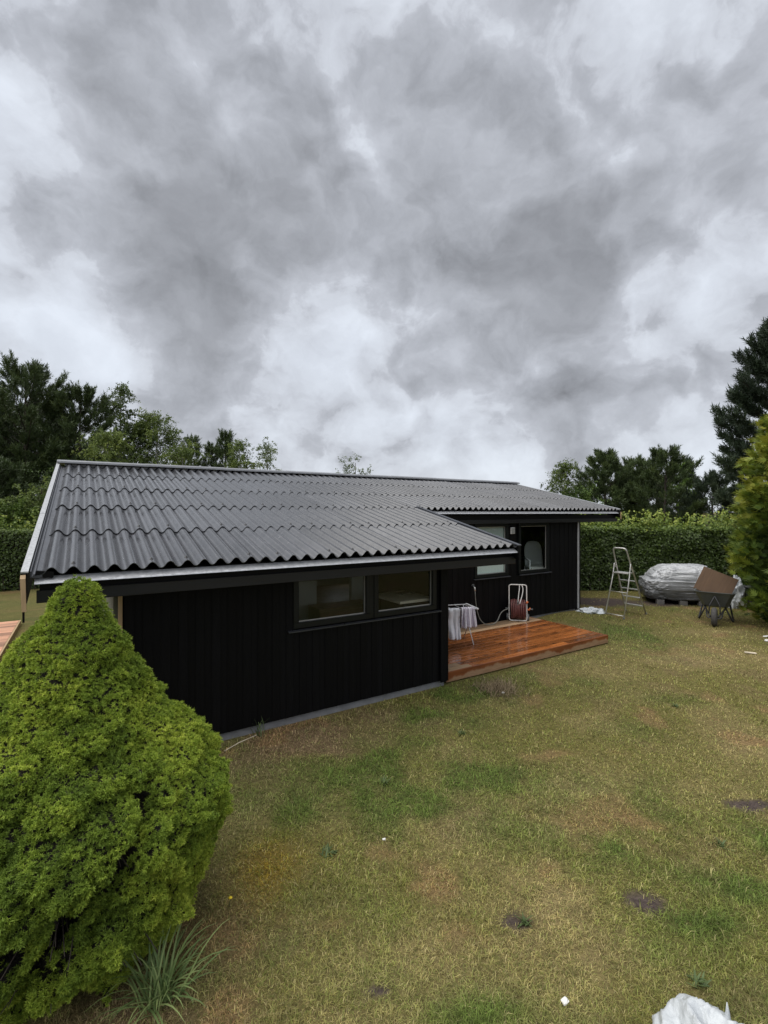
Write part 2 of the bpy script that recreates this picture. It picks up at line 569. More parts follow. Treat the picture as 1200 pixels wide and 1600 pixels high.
class MB:
    """collects simple solids into one mesh"""

    def __init__(self):
        self.bm = bmesh.new()

    def box(self, c, size, rot=None, bevel=0.0):
        r = bmesh.ops.create_cube(self.bm, size=1.0)
        vs = r['verts']
        bmesh.ops.scale(self.bm, vec=size, verts=vs)
        if bevel:
            es = list({e for v in vs for e in v.link_edges})
            g = bmesh.ops.bevel(self.bm, geom=es, offset=bevel, segments=1, affect='EDGES')
            vs = list({v for f in g['faces'] for v in f.verts} | {v for v in vs if v.is_valid})
        if rot is not None:
            bmesh.ops.rotate(self.bm, cent=(0, 0, 0), matrix=rot, verts=vs)
        bmesh.ops.translate(self.bm, vec=c, verts=vs)
        return self

    def hexa(self, pts):
        """8 points: bottom 4 ccw, top 4 ccw"""
        vs = [self.bm.verts.new(p) for p in pts]
        for f in ((3, 2, 1, 0), (4, 5, 6, 7), (0, 1, 5, 4), (1, 2, 6, 5), (2, 3, 7, 6), (3, 0, 4, 7)):
            self.bm.faces.new([vs[i] for i in f])
        return self

    def tube(self, pts, r, seg=8, closed=False, cap=True):
        pts = [Vector(p) for p in pts]
        rs = r if isinstance(r, (list, tuple)) else [r] * len(pts)
        rings = []
        npt = len(pts)
        prev = None
        for i, p in enumerate(pts):
            if closed:
                d = (pts[(i + 1) % npt] - pts[i - 1]).normalized()
            else:
                d = (pts[min(i + 1, npt - 1)] - pts[max(i - 1, 0)]).normalized()
            if prev is None:
                a = d.orthogonal().normalized()
            else:
                a = (prev - d * prev.dot(d)).normalized()
            prev = a
            b = d.cross(a)
            rings.append([self.bm.verts.new(p + (a * math.cos(2 * math.pi * k / seg) + b * math.sin(2 * math.pi * k / seg)) * rs[i]) for k in range(seg)])
        rng_ = range(npt if closed else npt - 1)
        for i in rng_:
            A, B = rings[i], rings[(i + 1) % npt]
            if closed and i == npt - 1:
                # align the seam
                j0 = min(range(seg), key=lambda j: (B[j].co - A[0].co).length)
                B = B[j0:] + B[:j0]
            for k in range(seg):
                f = self.bm.faces.new((A[k], A[(k + 1) % seg], B[(k + 1) % seg], B[k]))
                f.smooth = True
        if cap and not closed:
            self.bm.faces.new(rings[0][::-1])
            self.bm.faces.new(rings[-1])
        return self

    def lathe(self, prof, c=(0, 0, 0), axis='Z', seg=20):
        rings = []
        for (r, h) in prof:
            ring = []
            for k in range(seg):
                a = 2 * math.pi * k / seg
                x, y, z = r * math.cos(a), r * math.sin(a), h
                if axis == 'X':
                    x, y, z = z, x, y
                elif axis == 'Y':
                    x, y, z = y, z, x
                ring.append(self.bm.verts.new((c[0] + x, c[1] + y, c[2] + z)))
            rings.append(ring)
        for A, B in zip(rings, rings[1:]):
            for k in range(seg):
                f = self.bm.faces.new((A[k], A[(k + 1) % seg], B[(k + 1) % seg], B[k]))
                f.smooth = True
        return self

    def mesh(self, name, mat=None):
        bmesh.ops.recalc_face_normals(self.bm, faces=self.bm.faces[:])
        me = bpy.data.meshes.new(name)
        self.bm.to_mesh(me)
        self.bm.free()
        if mat is not None:
            me.materials.append(mat)
        return me

    def build(self, name, mat, parent=None, loc=None, rot=None):
        return obj(name, self.mesh(name, mat), None, parent, loc, rot)


def arc_path(pts, r, seg=5):
    """polyline with rounded corners"""
    pts = [Vector(p) for p in pts]
    out = [pts[0]]
    for a, b, c in zip(pts, pts[1:], pts[2:]):
        d1 = (a - b).normalized()
        d2 = (c - b).normalized()
        p0, p1 = b + d1 * r, b + d2 * r
        for k in range(seg + 1):
            t = k / seg
            out.append((p0 * (1 - t) + b * t) * (1 - t) + (b * (1 - t) + p1 * t) * t)
    out.append(pts[-1])
    return out


def bez(p0, p1, p2, p3, nseg=16):
    p0, p1, p2, p3 = map(Vector, (p0, p1, p2, p3))
    o = []
    for k in range(nseg + 1):
        t = k / nseg
        o.append(p0 * (1 - t) ** 3 + p1 * 3 * t * (1 - t) ** 2 + p2 * 3 * t * t * (1 - t) + p3 * t ** 3)
    return o


# ------------------------------------------------------------------ house frame: x along the eave, y away from the camera
AX = np.array([0.84520046, 0.53444942])
BX = np.array([-AX[1], AX[0]])
OX = np.array([1.1968, 6.6807])
HOUSE_RZ = math.atan2(AX[1], AX[0])


def W(s, t, z=0.0):
    p = OX + s * AX + t * BX
    return (float(p[0]), float(p[1]), z)


def to_st(x, y):
    dx, dy = x - OX[0], y - OX[1]
    return dx * AX[0] + dy * AX[1], dx * BX[0] + dy * BX[1]


# ------------------------------------------------------------------ ground
def ground_h(x, y):
    x = np.asarray(x, float)
    y = np.asarray(y, float)
    s, t = to_st(x, y)
    h = 0.11 * np.exp(-((s - 5.4) / 1.3) ** 2) * sstep(1.4, 2.4, t) * (1 - sstep(3.5, 6, t))
    h = h + 0.035 * (fbm2(x * 0.8, y * 0.8, 3, 3) - 0.5) * sstep(-0.2, -1.0, t)
    return h


def gz(x, y):
    return float(ground_h(np.array([x]), np.array([y]))[0])


GREEN = np.array([0.100, 0.143, 0.028])
OLIVE = np.array([0.198, 0.188, 0.049])
STRAW = np.array([0.360, 0.288, 0.128])
BROWN = np.array([0.250, 0.175, 0.100])
SOIL = np.array([0.070, 0.054, 0.048])
RUST = np.array([0.340, 0.210, 0.100])
MOSS = np.array([0.260, 0.180, 0.018])

GREEN_SPOTS = [(1.73, 3.57, 0.42, 0.26, 1.0), (1.9, 2.98, 0.40, 0.20, 1.0), (2.2, 3.35, 0.35, 0.2, 0.7), (0.15, 5.35, 0.55, 0.35, 0.8), (0.75, 6.0, 0.8, 0.45, 0.9),
               (1.25, 6.65, 0.7, 0.35, 0.9), (-0.05, 4.75, 0.45, 0.3, 0.6), (0.1, 4.25, 0.4, 0.25, 0.55), (0.95, 4.9, 0.6, 0.45, 0.7), (5.0, 10.2, 0.9, 0.8, 1.0), (0.5, 2.45, 0.38, 0.16, 0.9),
               (0.0, 2.6, 0.25, 0.15, 0.5), (2.6, 7.2, 1.0, 0.6, 0.5), (3.3, 3.5, 0.4, 0.3, 0.6), (2.45, 3.25, 0.30, 0.16, 0.9), (4.0, 6.6, 0.5, 0.25, 0.5), (2.9, 5.6, 0.5, 0.3, 0.45),
               (3.1, 2.7, 0.6, 0.3, 0.6), (-0.75, 3.95, 0.2, 0.3, 0.5), (-8.0, 13.0, 4.0, 2.0, 0.6)]
STRAW_SPOTS = [(0.55, 3.9, 0.5, 0.35, 0.7), (1.1, 3.1, 0.3, 0.2, 0.7), (2.1, 4.6, 0.6, 0.3, 0.6), (3.6, 7.8, 0.8, 0.6, 0.7), (5.6, 8.6, 1.2, 0.8, 0.9), (7.0, 8.2, 0.9, 0.6, 0.9),
               (1.35, 2.75, 0.25, 0.2, 0.7), (7.0, 10.2, 1.5, 0.4, 0.7), (-0.2, 2.7, 0.6, 0.3, 0.4), (4.0, 5.0, 0.7, 0.5, 0.5)]
BROWN_SPOTS = [(-0.8, 5.45, 0.9, 0.42, 1.15), (0.0, 6.0, 0.7, 0.3, 1.0), (-1.45, 4.85, 0.7, 0.5, 1.1), (-0.9, 4.5, 0.45, 0.4, 0.7), (-1.0, 2.9, 0.25, 0.5, 0.8), (-1.3, 2.35, 0.6, 0.2, 0.9)]
SOIL_SPOTS = [(1.75, 3.16, 0.15, 0.10, 1.1), (0.82, 3.01, 0.10, 0.08, 1.1), (3.25, 4.24, 0.22, 0.09, 1.1), (-0.03, 2.59, 0.10, 0.04, 0.8), (6.1, 13.7, 1.5, 0.75, 0.95), (8.0, 13.5, 1.2, 0.5, 0.8),
              (1.66, 6.95, 0.25, 0.13, 0.7), (1.45, 2.92, 0.05, 0.03, 0.7), (7.5, 9.6, 0.8, 0.3, 0.3)]


def spot_sum(x, y, L, seed):
    wx = (fbm2(x * 2.2, y * 2.2, seed, 3) - 0.5) * 0.5
    wy = (fbm2(x * 2.2, y * 2.2, seed + 9, 3) - 0.5) * 0.5
    r = np.zeros_like(x)
    for (cx, cy, rx, ry, a) in L:
        k = min(1.0, rx * 2.0)
        r = np.maximum(r, a * np.exp(-(((x + wx * k - cx) / rx) ** 2 + ((y + wy * k - cy) / ry) ** 2)))
    return r


def ground_cols(x, y):
    """natural colour of the turf at a point, and how bare it is"""
    x = np.asarray(x, float)
    y = np.asarray(y, float)
    a = fbm2(x * 0.9, y * 0.9, 21, 4, 0.55)
    b = fbm2(x * 2.6, y * 2.6, 31, 3)
    g = np.clip(sstep(0.46, 0.70, a) * 0.55 + 1.05 * spot_sum(x, y, GREEN_SPOTS, 40), 0, 1) * (0.5 + 0.85 * sstep(0.3, 0.65, b))
    s = np.clip(sstep(0.47, 0.66, fbm2(x * 1.2 + 40, y * 1.2, 51, 4, 0.55)) * 0.55 + spot_sum(x, y, STRAW_SPOTS, 60), 0, 1)
    s = s * (0.5 + 0.7 * fbm2(x * 4, y * 4, 71, 3))
    br = np.clip(spot_sum(x, y, BROWN_SPOTS, 80) + 0.40 * sstep(0.55, 0.75, fbm2(x * 1.7, y * 1.7 + 70, 81, 4)), 0, 1)
    ru = 0.65 * sstep(0.58, 0.70, fbm2(x * 2.4 + 11, y * 2.4, 91, 3))
    so = np.clip(1.25 * spot_sum(x, y, SOIL_SPOTS, 100), 0, 1)
    so = sstep(0.30, 0.85, so + 0.75 * (fbm2(x * 9, y * 9, 111, 4) - 0.5))
    mo = spot_sum(x, y, [(-0.85, 3.45, 0.24, 0.36, 0.95)], 120)
    c = np.zeros(x.shape + (3,)) + OLIVE
    for m, k in ((s, STRAW), (br, BROWN), (ru, RUST), (np.clip(g, 0, 1), GREEN), (mo, MOSS)):
        c = c * (1 - m[..., None]) + k * m[..., None]
    return c, so


def grid_axis(parts):
    out = []
    for a, b, st in parts:
        out.append(np.arange(a, b, st))
    out.append(np.array([parts[-1][1]]))
    return np.concatenate(out)


gx = grid_axis([(-1500, -100, 200), (-100, -14, 4), (-14, -3, 0.25), (-3, 5.5, 0.06), (5.5, 13, 0.16), (13, 100, 4), (100, 1500, 200)])
gy = grid_axis([(-600, -40, 140), (-40, 1.2, 4), (1.2, 8.5, 0.06), (8.5, 18, 0.16), (18, 100, 4), (100, 2000, 300)])
GX, GY = np.meshgrid(gx, gy)
GZ = ground_h(GX.ravel(), GY.ravel())
Vg = np.stack([GX.ravel(), GY.ravel(), GZ], -1)
nx_, ny_ = len(gx), len(gy)
ii = (np.arange(ny_ - 1)[:, None] * nx_ + np.arange(nx_ - 1)[None, :]).ravel()
Fg = np.stack([ii, ii + 1, ii + 1 + nx_, ii + nx_], -1)
Cg, Sg = ground_cols(GX.ravel(), GY.ravel())
Cg = (Cg * 0.7 + BROWN * 0.3) * 0.60
Cg = Cg * (1 - Sg[:, None]) + SOIL * Sg[:, None]


def mat_ground():
    m, q, out = new_mat('dry_lawn_ground')
    a = q('ShaderNodeAttribute', attribute_name='hue')
    g = q('ShaderNodeNewGeometry')
    f = qnoise(q, g.outputs['Position'], 38, 6, 0.7, 0.6)
    f2 = qnoise(q, g.outputs['Position'], 8, 5, 0.6, 0.5)
    v = q.ramp(f, [(0.25, 0.4), (0.75, 1.6)])
    col = q.mix(1.0, a.outputs['Color'], v, 'MULTIPLY')
    v2 = q.ramp(f2, [(0.25, 0.8), (0.75, 1.2)])
    col = q.mix(1.0, col, v2, 'MULTIPLY')
    principled(q, out, col, 0.95, 0, 0.1, bump=f, bstr=0.7, bdist=0.02)
    return m


M['ground'] = mat_ground()
ground = obj('ground', np_mesh('ground', Vg, Fg, True, color=Cg, mat=M['ground']))
tag(ground, kind='structure')

# ------------------------------------------------------------------ house
house = empty('house', W(0, 0, 0), HOUSE_RZ, 'long low black timber house with a grey corrugated roof', 'house')
TANP = 0.2346
PITCH = math.atan(TANP)
ROW = 1.2298
ZE = 2.05              # trough level of the sheets at the lower eave
SL, SR, SM = -4.90, 0.985, 7.64
T_EXT, T_MAIN = 0.5, 2.6
T_RIDGE = 5 * ROW
T_EAVE2 = 2 * ROW


def rz_(t):
    return ZE + t * TANP


def hp(name, mb, mat, parent=None):
    return mb.build(name, mat, parent or house)


def slope_beam(mb, s0, s1, t0, t1, lo, hi):
    """a strip following the roof slope between t0 and t1, lo..hi above the sheet level"""
    mb.hexa([(s0, t0, rz_(t0) + lo), (s1, t0, rz_(t0) + lo), (s1, t1, rz_(t1) + lo), (s0, t1, rz_(t1) + lo),
             (s0, t0, rz_(t0) + hi), (s1, t0, rz_(t0) + hi), (s1, t1, rz_(t1) + hi), (s0, t1, rz_(t1) + hi)])
    return mb


# plinth
pl = MB()
pl.box((-2.16, 0.586, 0.01), (4.28, 0.12, 0.18))
pl.box((3.06, 2.686, 0.06), (6.1, 0.12, 0.20))
pl.box((-4.27, 5.2, 0.0), (0.12, 9.2, 0.18))
pl.box((0.0, 1.65, 0.0), (0.12, 2.0, 0.18))
hp('plinth', pl, M['concrete'])

W_EXT = [(-2.35, -1.39, 1.24, 1.80), (-1.20, -0.267, 1.24, 1.80)]
W_MAIN = [(2.60, 3.49, 1.235, 2.27), (3.97, 4.89, 1.235, 2.27)]


def wall_with_holes(mb, s0, s1, z0, z1, t, th, holes):
    xs = sorted({s0, s1} | {h[0] for h in holes} | {h[1] for h in holes})
    for a, b in zip(xs, xs[1:]):
        hh = [h for h in holes if h[0] <= a + 1e-6 and h[1] >= b - 1e-6]
        segs = [(z0, z1)] if not hh else [(z0, hh[0][2]), (hh[0][3], z1)]
        for (p, q_) in segs:
            if q_ - p > 0.01:
                mb.box(((a + b) / 2, t + th / 2, (p + q_) / 2), (b - a, th, q_ - p))


fr_pad = 0.075
H_EXT = [(a - fr_pad, b + fr_pad, c - fr_pad, d + fr_pad) for a, b, c, d in W_EXT]
H_MAIN = [(a - fr_pad, b + fr_pad, c - fr_pad, d + fr_pad) for a, b, c, d in W_MAIN]
wl = MB()
wall_with_holes(wl, -4.25, 0.0, 0.10, 2.02, T_EXT + 0.035, 0.12, H_EXT)
hp('wall', wl, M['black_trim'])
wl = MB()
wall_with_holes(wl, 0.0, 6.03, 0.15, 2.46, T_MAIN + 0.035, 0.12, H_MAIN)
hp('wall', wl, M['black_trim'])
wl = MB()
wl.box((-0.06, 1.6, 1.05), (0.12, 1.9, 1.9))
hp('wall', wl, M['black_trim'])
wl = MB()
for (t0, t1) in ((0.55, 3.4), (3.4, 6.1)):
    wl.hexa([(-4.33, t0, 0.1), (-4.25, t0, 0.1), (-4.25, t1, 0.1), (-4.33, t1, 0.1),
             (-4.33, t0, rz_(t0) - 0.14), (-4.25, t0, rz_(t0) - 0.14), (-4.25, t1, rz_(t1) - 0.14), (-4.33, t1, rz_(t1) - 0.14)])
wl.hexa([(-4.33, 6.1, 0.1), (-4.25, 6.1, 0.1), (-4.25, 9.7, 0.1), (-4.33, 9.7, 0.1),
         (-4.33, 6.1, rz_(6.1) - 0.14), (-4.25, 6.1, rz_(6.1) - 0.14), (-4.25, 9.7, 2.4), (-4.33, 9.7, 2.4)])
hp('gable_lining', wl, M['membrane'])
wl = MB()
wl.hexa([(6.03, 2.6, 0.1), (6.15, 2.6, 0.1), (6.15, 6.1, 0.1), (6.03, 6.1, 0.1),
         (6.03, 2.6, rz_(2.6) - 0.14), (6.15, 2.6, rz_(2.6) - 0.14), (6.15, 6.1, rz_(6.1) - 0.14), (6.03, 6.1, rz_(6.1) - 0.14)])
wl.hexa([(6.03, 6.1, 0.1), (6.15, 6.1, 0.1), (6.15, 9.7, 0.1), (6.03, 9.7, 0.1),
         (6.03, 6.1, rz_(6.1) - 0.14), (6.15, 6.1, rz_(6.1) - 0.14), (6.15, 9.7, 2.4), (6.03, 9.7, 2.4)])
hp('wall', wl, M['black_trim'])
# back wall with unseen openings added to let daylight into the rooms
wl = MB()
BACK_H = [(-3.9, -3.0, 0.9, 2.0), (2.4, 3.3, 0.9, 2.0), (5.0, 5.8, 0.9, 2.0)]
wall_with_holes(wl, -4.25, 6.03, 0.1, 2.4, 9.58, 0.12, BACK_H)
hp('wall', wl, M['int_wall'])
fl = MB()
fl.box((-2.1, 1.65, 0.12), (4.2, 1.9, 0.04))
fl.box((0.9, 6.2, 0.12), (10.2, 6.7, 0.04))
hp('floor', fl, M['int_floor'])
ce = MB()
ce.hexa([(-4.25, 0.65, 1.90), (-0.02, 0.65, 1.90), (-0.02, 2.75, 2.3), (-4.25, 2.75, 2.3),
         (-4.25, 0.65, 1.93), (-0.02, 0.65, 1.93), (-0.02, 2.75, 2.33), (-4.25, 2.75, 2.33)])
ce.hexa([(-4.25, 2.75, 2.3), (6.0, 2.75, 2.3), (6.0, 6.1, rz_(6.1) - 0.2), (-4.25, 6.1, rz_(6.1) - 0.2),
         (-4.25, 2.75, 2.33), (6.0, 2.75, 2.33), (6.0, 6.1, rz_(6.1) - 0.17), (-4.25, 6.1, rz_(6.1) - 0.17)])
ce.hexa([(-4.25, 6.1, rz_(6.1) - 0.2), (6.0, 6.1, rz_(6.1) - 0.2), (6.0, 9.6, 2.38), (-4.25, 9.6, 2.38),
         (-4.25, 6.1, rz_(6.1) - 0.17), (6.0, 6.1, rz_(6.1) - 0.17), (6.0, 9.6, 2.41), (-4.25, 9.6, 2.41)])
hp('ceiling', ce, M['int_wall'])

# vertical cladding: proud boards over recessed ones
board_cache = {}


def board_mesh(w, th, h):
    key = (round(w, 3), round(th, 3), round(h, 3))
    if key not in board_cache:
        board_cache[key] = MB().box((0, 0, h / 2), (w, th, h), bevel=0.004).mesh('board', M['black_board'])
    return board_cache[key]


def clad(s0, s1, z0, z1, t, holes, pitch=0.0865):
    k = 0
    s = s0
    while s < s1 - 0.01:
        e = min(s + pitch, s1)
        c = (s + e) / 2
        proud = k % 2 == 0
        w = (e - s) + (0.010 if proud else -0.002)
        th = 0.022
        tt = t + (0.004 if proud else 0.012)
        hh = [h for h in holes if h[0] < c + w * 0.3 and h[1] > c - w * 0.3]
        segs = [(z0, z1)] if not hh else [(z0, hh[0][2] - 0.03), (hh[0][3], z1)]
        for (p, q_) in segs:
            if q_ - p > 0.04:
                obj('board', board_mesh(w, th, q_ - p), None, house,
                    (c, tt + rng.uniform(-0.0015, 0.0015), p - (0.0 if proud else 0.004)), (0, 0, rng.uniform(-0.012, 0.012)))
        s = e
        k += 1


clad(-4.235, -0.02, 0.095, 1.99, T_EXT, H_EXT)
clad(0.02, 6.05, 0.14, 2.44, T_MAIN, H_MAIN)
# corner boards
hp('corner_board', MB().box((0.012, 0.545, 1.03), (0.028, 0.13, 1.9)), M['black_trim'])
hp('corner_board', MB().box((-0.075, 0.47, 1.03), (0.11, 0.022, 1.9), bevel=0.003), M['black_board'])
cb = MB().box((6.075, 2.575, 1.29), (0.035, 0.03, 2.3))
hp('corner_trim', cb, M['galv'])
hp('corner_board', MB().box((6.13, 2.62, 1.29), (0.06, 0.10, 2.3)), M['black_trim'])
o = hp('corner_batten', MB().box((-4.272, 0.49, 1.0), (0.036, 0.05, 1.84)), M['raw_wood'])


def window(a, b, z0, z1, t, mullion_blind=None):
    f = MB()
    w, d = 0.07, 0.09
    for (c, sz) in ((((a + b) / 2, t + 0.02, z0 - w / 2), (b - a + 2 * w, d, w)), (((a + b) / 2, t + 0.02, z1 + w / 2), (b - a + 2 * w, d, w)),
                    ((a - w / 2, t + 0.02, (z0 + z1) / 2), (w, d, z1 - z0)), ((b + w / 2, t + 0.02, (z0 + z1) / 2), (w, d, z1 - z0))):
        f.box(c, sz, bevel=0.004)
    wn = hp('window', f, M['frame'])
    # slim pale spacer bars round the glass
    g = MB()
    for (c, sz) in ((((a + b) / 2, t + 0.028, z0 + 0.006), (b - a, 0.02, 0.010)), (((a + b) / 2, t + 0.028, z1 - 0.006), (b - a, 0.02, 0.010)),
                    ((b - 0.006, t + 0.028, (z0 + z1) / 2), (0.010, 0.02, z1 - z0 - 0.026)), ((a + 0.006, t + 0.028, (z0 + z1) / 2), (0.010, 0.02, z1 - z0 - 0.026))):
        g.box(c, sz)
    g.build('spacer', M['alu'], wn)
    MB().box(((a + b) / 2, t + 0.028, (z0 + z1) / 2), (b - a, 0.006, z1 - z0)).build('pane', M['glass'], wn)
    return wn


win = []
for (a, b, z0, z1) in W_EXT:
    win.append(window(a, b, z0, z1, T_EXT))
for (a, b, z0, z1) in W_MAIN:
    win.append(window(a, b, z0, z1, T_MAIN))
# panel between the two front windows, and the long thin sill strips
hp('window_panel', MB().box((-1.295, T_EXT + 0.016, 1.52), (0.044, 0.06, 0.70)), M['frame'])
hp('sill_strip', MB().box((-1.31, T_EXT - 0.035, 1.142), (2.36, 0.05, 0.014), rot=Matrix.Rotation(R(6), 3, 'X')), M['lead'])
hp('sill_strip', MB().box((3.05, T_MAIN - 0.035, 1.142), (1.10, 0.05, 0.014), rot=Matrix.Rotation(R(6), 3, 'X')), M['lead'])
hp('sill_strip', MB().box((4.47, T_MAIN - 0.035, 1.142), (1.10, 0.05, 0.014), rot=Matrix.Rotation(R(6), 3, 'X')), M['lead'])
# blind behind the left main window
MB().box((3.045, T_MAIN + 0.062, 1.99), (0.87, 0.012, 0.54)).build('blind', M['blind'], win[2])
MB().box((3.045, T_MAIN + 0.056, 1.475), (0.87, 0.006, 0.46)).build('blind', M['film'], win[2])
# wall vent
v = MB()
v.box((3.69, T_MAIN - 0.02, 2.175), (0.13, 0.03, 0.15), bevel=0.006)
vent = hp('wall_vent', v, M['grey_cloth'])
v = MB()
for k in range(5):
    v.box((3.69, T_MAIN - 0.038, 2.125 + k * 0.024), (0.095, 0.01, 0.010), rot=Matrix.Rotation(R(0), 3, 'X'))
v.build('grille', M['grey_plastic'], vent)

# eaves: dark recess, charcoal fascia, bright metal drip edge
hp('fascia', MB().box((-1.96, 0.075, 1.865), (5.94, 0.03, 0.11), bevel=0.004), M['fascia'])
hp('fascia', MB().box((-1.96, 0.115, 1.955), (5.9, 0.03, 0.10)), M['black_trim'])
hp('soffit', MB().box((-1.96, 0.33, 1.835), (5.9, 0.46, 0.02)), M['black_trim'])
hp('fascia', MB().box((4.32, T_EAVE2 + 0.035, 2.385), (6.62, 0.03, 0.085), bevel=0.004), M['fascia'])
hp('fascia', MB().box((4.32, T_EAVE2 + 0.07, 2.475), (6.6, 0.03, 0.115)), M['black_trim'])
hp('soffit', MB().box((4.32, T_EAVE2 + 0.12, 2.36), (6.6, 0.16, 0.02)), M['black_trim'])


def drip(s0, s1, t, z, name='drip_edge', w=1.0):
    s = s0
    while s < s1 - 0.02:
        e = min(s + w, s1)
        m = MB()
        m.hexa([(s, t - 0.042, z - 0.036), (e + 0.003, t - 0.042, z - 0.036), (e + 0.003, t + 0.02, z - 0.036), (s, t + 0.02, z - 0.036),
                (s, t - 0.038, z - 0.026), (e + 0.003, t - 0.038, z - 0.026), (e + 0.003, t + 0.03, z + 0.022), (s, t + 0.03, z + 0.022)])
        hp(name, m, M['galv'])
        s = e


drip(SL - 0.04, SR - 0.01, 0.03, ZE - 0.030)
drip(SR + 0.02, SM, T_EAVE2 + 0.02, rz_(T_EAVE2) - 0.030)

# corrugated sheets
WAVE = 0.158
NW = 6
SHEET_W = WAVE * NW
SHEET_L = ROW / math.cos(PITCH)
AMP = 0.031


def sheet_mesh(nw, L, over=0.35):
    """waves along x, down slope along -y; y=0 is the lower edge"""
    k = 10
    n_ = int(nw * k + over * k) + 1
    xs = np.arange(n_) * WAVE / k
    zs = -AMP * np.cos(2 * math.pi * xs / WAVE)        # starts in a trough
    zs = np.sign(zs) * np.abs(zs / AMP) ** 0.85 * AMP
    ys = (0.0, L * 0.5, L + 0.09)
    V, F = [], []
    th = 0.0075
    for layer in (0, 1):
        for y in ys:
            for x, z in zip(xs, zs):
                V.append((x, y, z - th * layer))
    m3 = len(ys)
    idx = lambda l, j, i: (l * m3 + j) * n_ + i
    for j in range(m3 - 1):
        for i in range(n_ - 1):
            F.append((idx(0, j, i), idx(0, j, i + 1), idx(0, j + 1, i + 1), idx(0, j + 1, i)))
            F.append((idx(1, j, i), idx(1, j + 1, i), idx(1, j + 1, i + 1), idx(1, j, i + 1)))
    for i in range(n_ - 1):
        F.append((idx(0, 0, i), idx(1, 0, i), idx(1, 0, i + 1), idx(0, 0, i + 1)))
    for j in range(m3 - 1):
        F.append((idx(0, j, 0), idx(0, j + 1, 0), idx(1, j + 1, 0), idx(1, j, 0)))
        F.append((idx(0, j, n_ - 1), idx(1, j, n_ - 1), idx(1, j + 1, n_ - 1), idx(0, j + 1, n_ - 1)))
    me = bpy.data.meshes.new('roof_sheet')
    me.from_pydata(V, [], F)
    me.polygons.foreach_set('use_smooth', np.ones(len(F), bool))
    me.update()
    # keep the thin edges crisp
    me.set_sharp_from_angle(angle=R(50))
    me.materials.append(M['roof'])
    return me


sh_cache = {}


def get_sheet(nw, over):
    k = (round(nw, 3), over)
    if k not in sh_cache:
        sh_cache[k] = sheet_mesh(nw, SHEET_L, over)
    return sh_cache[k]


sc = MB()
sc.lathe([(0.0, 0.016), (0.008, 0.014), (0.011, 0.004), (0.017, 0.0), (0.019, -0.004)], seg=8)
SCREW = sc.mesh('screw', M['screw'])


def roof_row(row, s0, s1, shift):
    t = row * ROW
    first = s0
    i = 0
    s = s0
    while s < s1 - 0.05:
        nw = NW if i or not shift else shift
        full = min(nw, (s1 - s) / WAVE)
        last = s + full * WAVE >= s1 - 0.05
        me = get_sheet(full, 0.0 if last else 0.35)
        o = obj('roof_sheet', me, None, house, (s, t, rz_(t) + AMP + 0.012 + (0.0035 if i % 2 else 0.0) + rng.uniform(-0.001, 0.001)),
                (PITCH - 0.011 + rng.uniform(-0.0012, 0.0012), -0.0035, 0))
        for wv in ((1.5, 5.5) if full > 5.6 else (1.5,)):
            if wv < full:
                q = obj('screw', SCREW, None, o, (wv * WAVE, 0.09, AMP + 0.001))
        s += full * WAVE
        i += 1


roof_row(0, SL, SR, 6)
roof_row(1, SL, SR, 6)
roof_row(2, SL, SM, 6)
roof_row(3, SL, SM, 6)
roof_row(4, SL, SM, 6)
# rear slope and the deck under the sheets
rb = MB()
rb.hexa([(SL, T_RIDGE, rz_(T_RIDGE)), (SM, T_RIDGE, rz_(T_RIDGE)), (SM, 9.95, rz_(2.46)), (SL, 9.95, rz_(2.46)),
         (SL, T_RIDGE, rz_(T_RIDGE) + 0.05), (SM, T_RIDGE, rz_(T_RIDGE) + 0.05), (SM, 9.95, rz_(2.46) + 0.05), (SL, 9.95, rz_(2.46) + 0.05)])
hp('rear_roof', rb, M['roof'])
rd = MB()
slope_beam(rd, SL, SR - 0.02, 0.12, T_EAVE2 + 0.1, -0.075, -0.03)
slope_beam(rd, SL, SM - 0.02, T_EAVE2 + 0.105, T_RIDGE, -0.075, -0.03)
hp('roof_boarding', rd, M['black_trim'])
# ridge caps in lengths
s = SL - 0.12
k = 0
while s < SM:
    e = min(s + 1.55, SM + 0.08)
    m = MB()
    up = 0.004 * (k % 2)
    zr = rz_(T_RIDGE) + 0.092 + up
    m.hexa([(s, T_RIDGE - 0.15, zr - 0.038), (e + 0.05, T_RIDGE - 0.15, zr - 0.038), (e + 0.05, T_RIDGE + 0.17, zr - 0.045), (s, T_RIDGE + 0.17, zr - 0.045),
            (s, T_RIDGE - 0.145, zr - 0.005), (e + 0.05, T_RIDGE - 0.145, zr - 0.005), (e + 0.05, T_RIDGE + 0.02, zr + 0.035), (s, T_RIDGE + 0.02, zr + 0.035)])
    hp('ridge_cap', m, M['ridge'])
    s = e
    k += 1
# left verge: barge board, white speckled capping and the dark gutter flashing beside it
vb = MB()
slope_beam(vb, SL - 0.125, SL - 0.085, -0.06, T_RIDGE + 0.05, -0.20, 0.055)
hp('barge_board', vb, M['black_trim'])
t = -0.065
k = 0
while t < T_RIDGE:
    e = min(t + 2.05, T_RIDGE + 0.06)
    m = MB()
    slope_beam(m, SL - 0.128, SL - 0.076, t, e - 0.004, 0.056 + 0.003 * (k % 2), 0.068 + 0.003 * (k % 2))
    hp('verge_capping', m, M['galv_dull'])
    t = e
    k += 1
m = MB()
slope_beam(m, SL - 0.071, SL + 0.015, 0.0, T_RIDGE, -0.012, 0.004)
slope_beam(m, SL - 0.048, SL - 0.036, 0.0, T_RIDGE, 0.005, 0.02)
slope_beam(m, SL - 0.071, SL - 0.062, 0.0, T_RIDGE, 0.005, 0.045)
hp('verge_flashing', m, M['lead'])
m = MB()
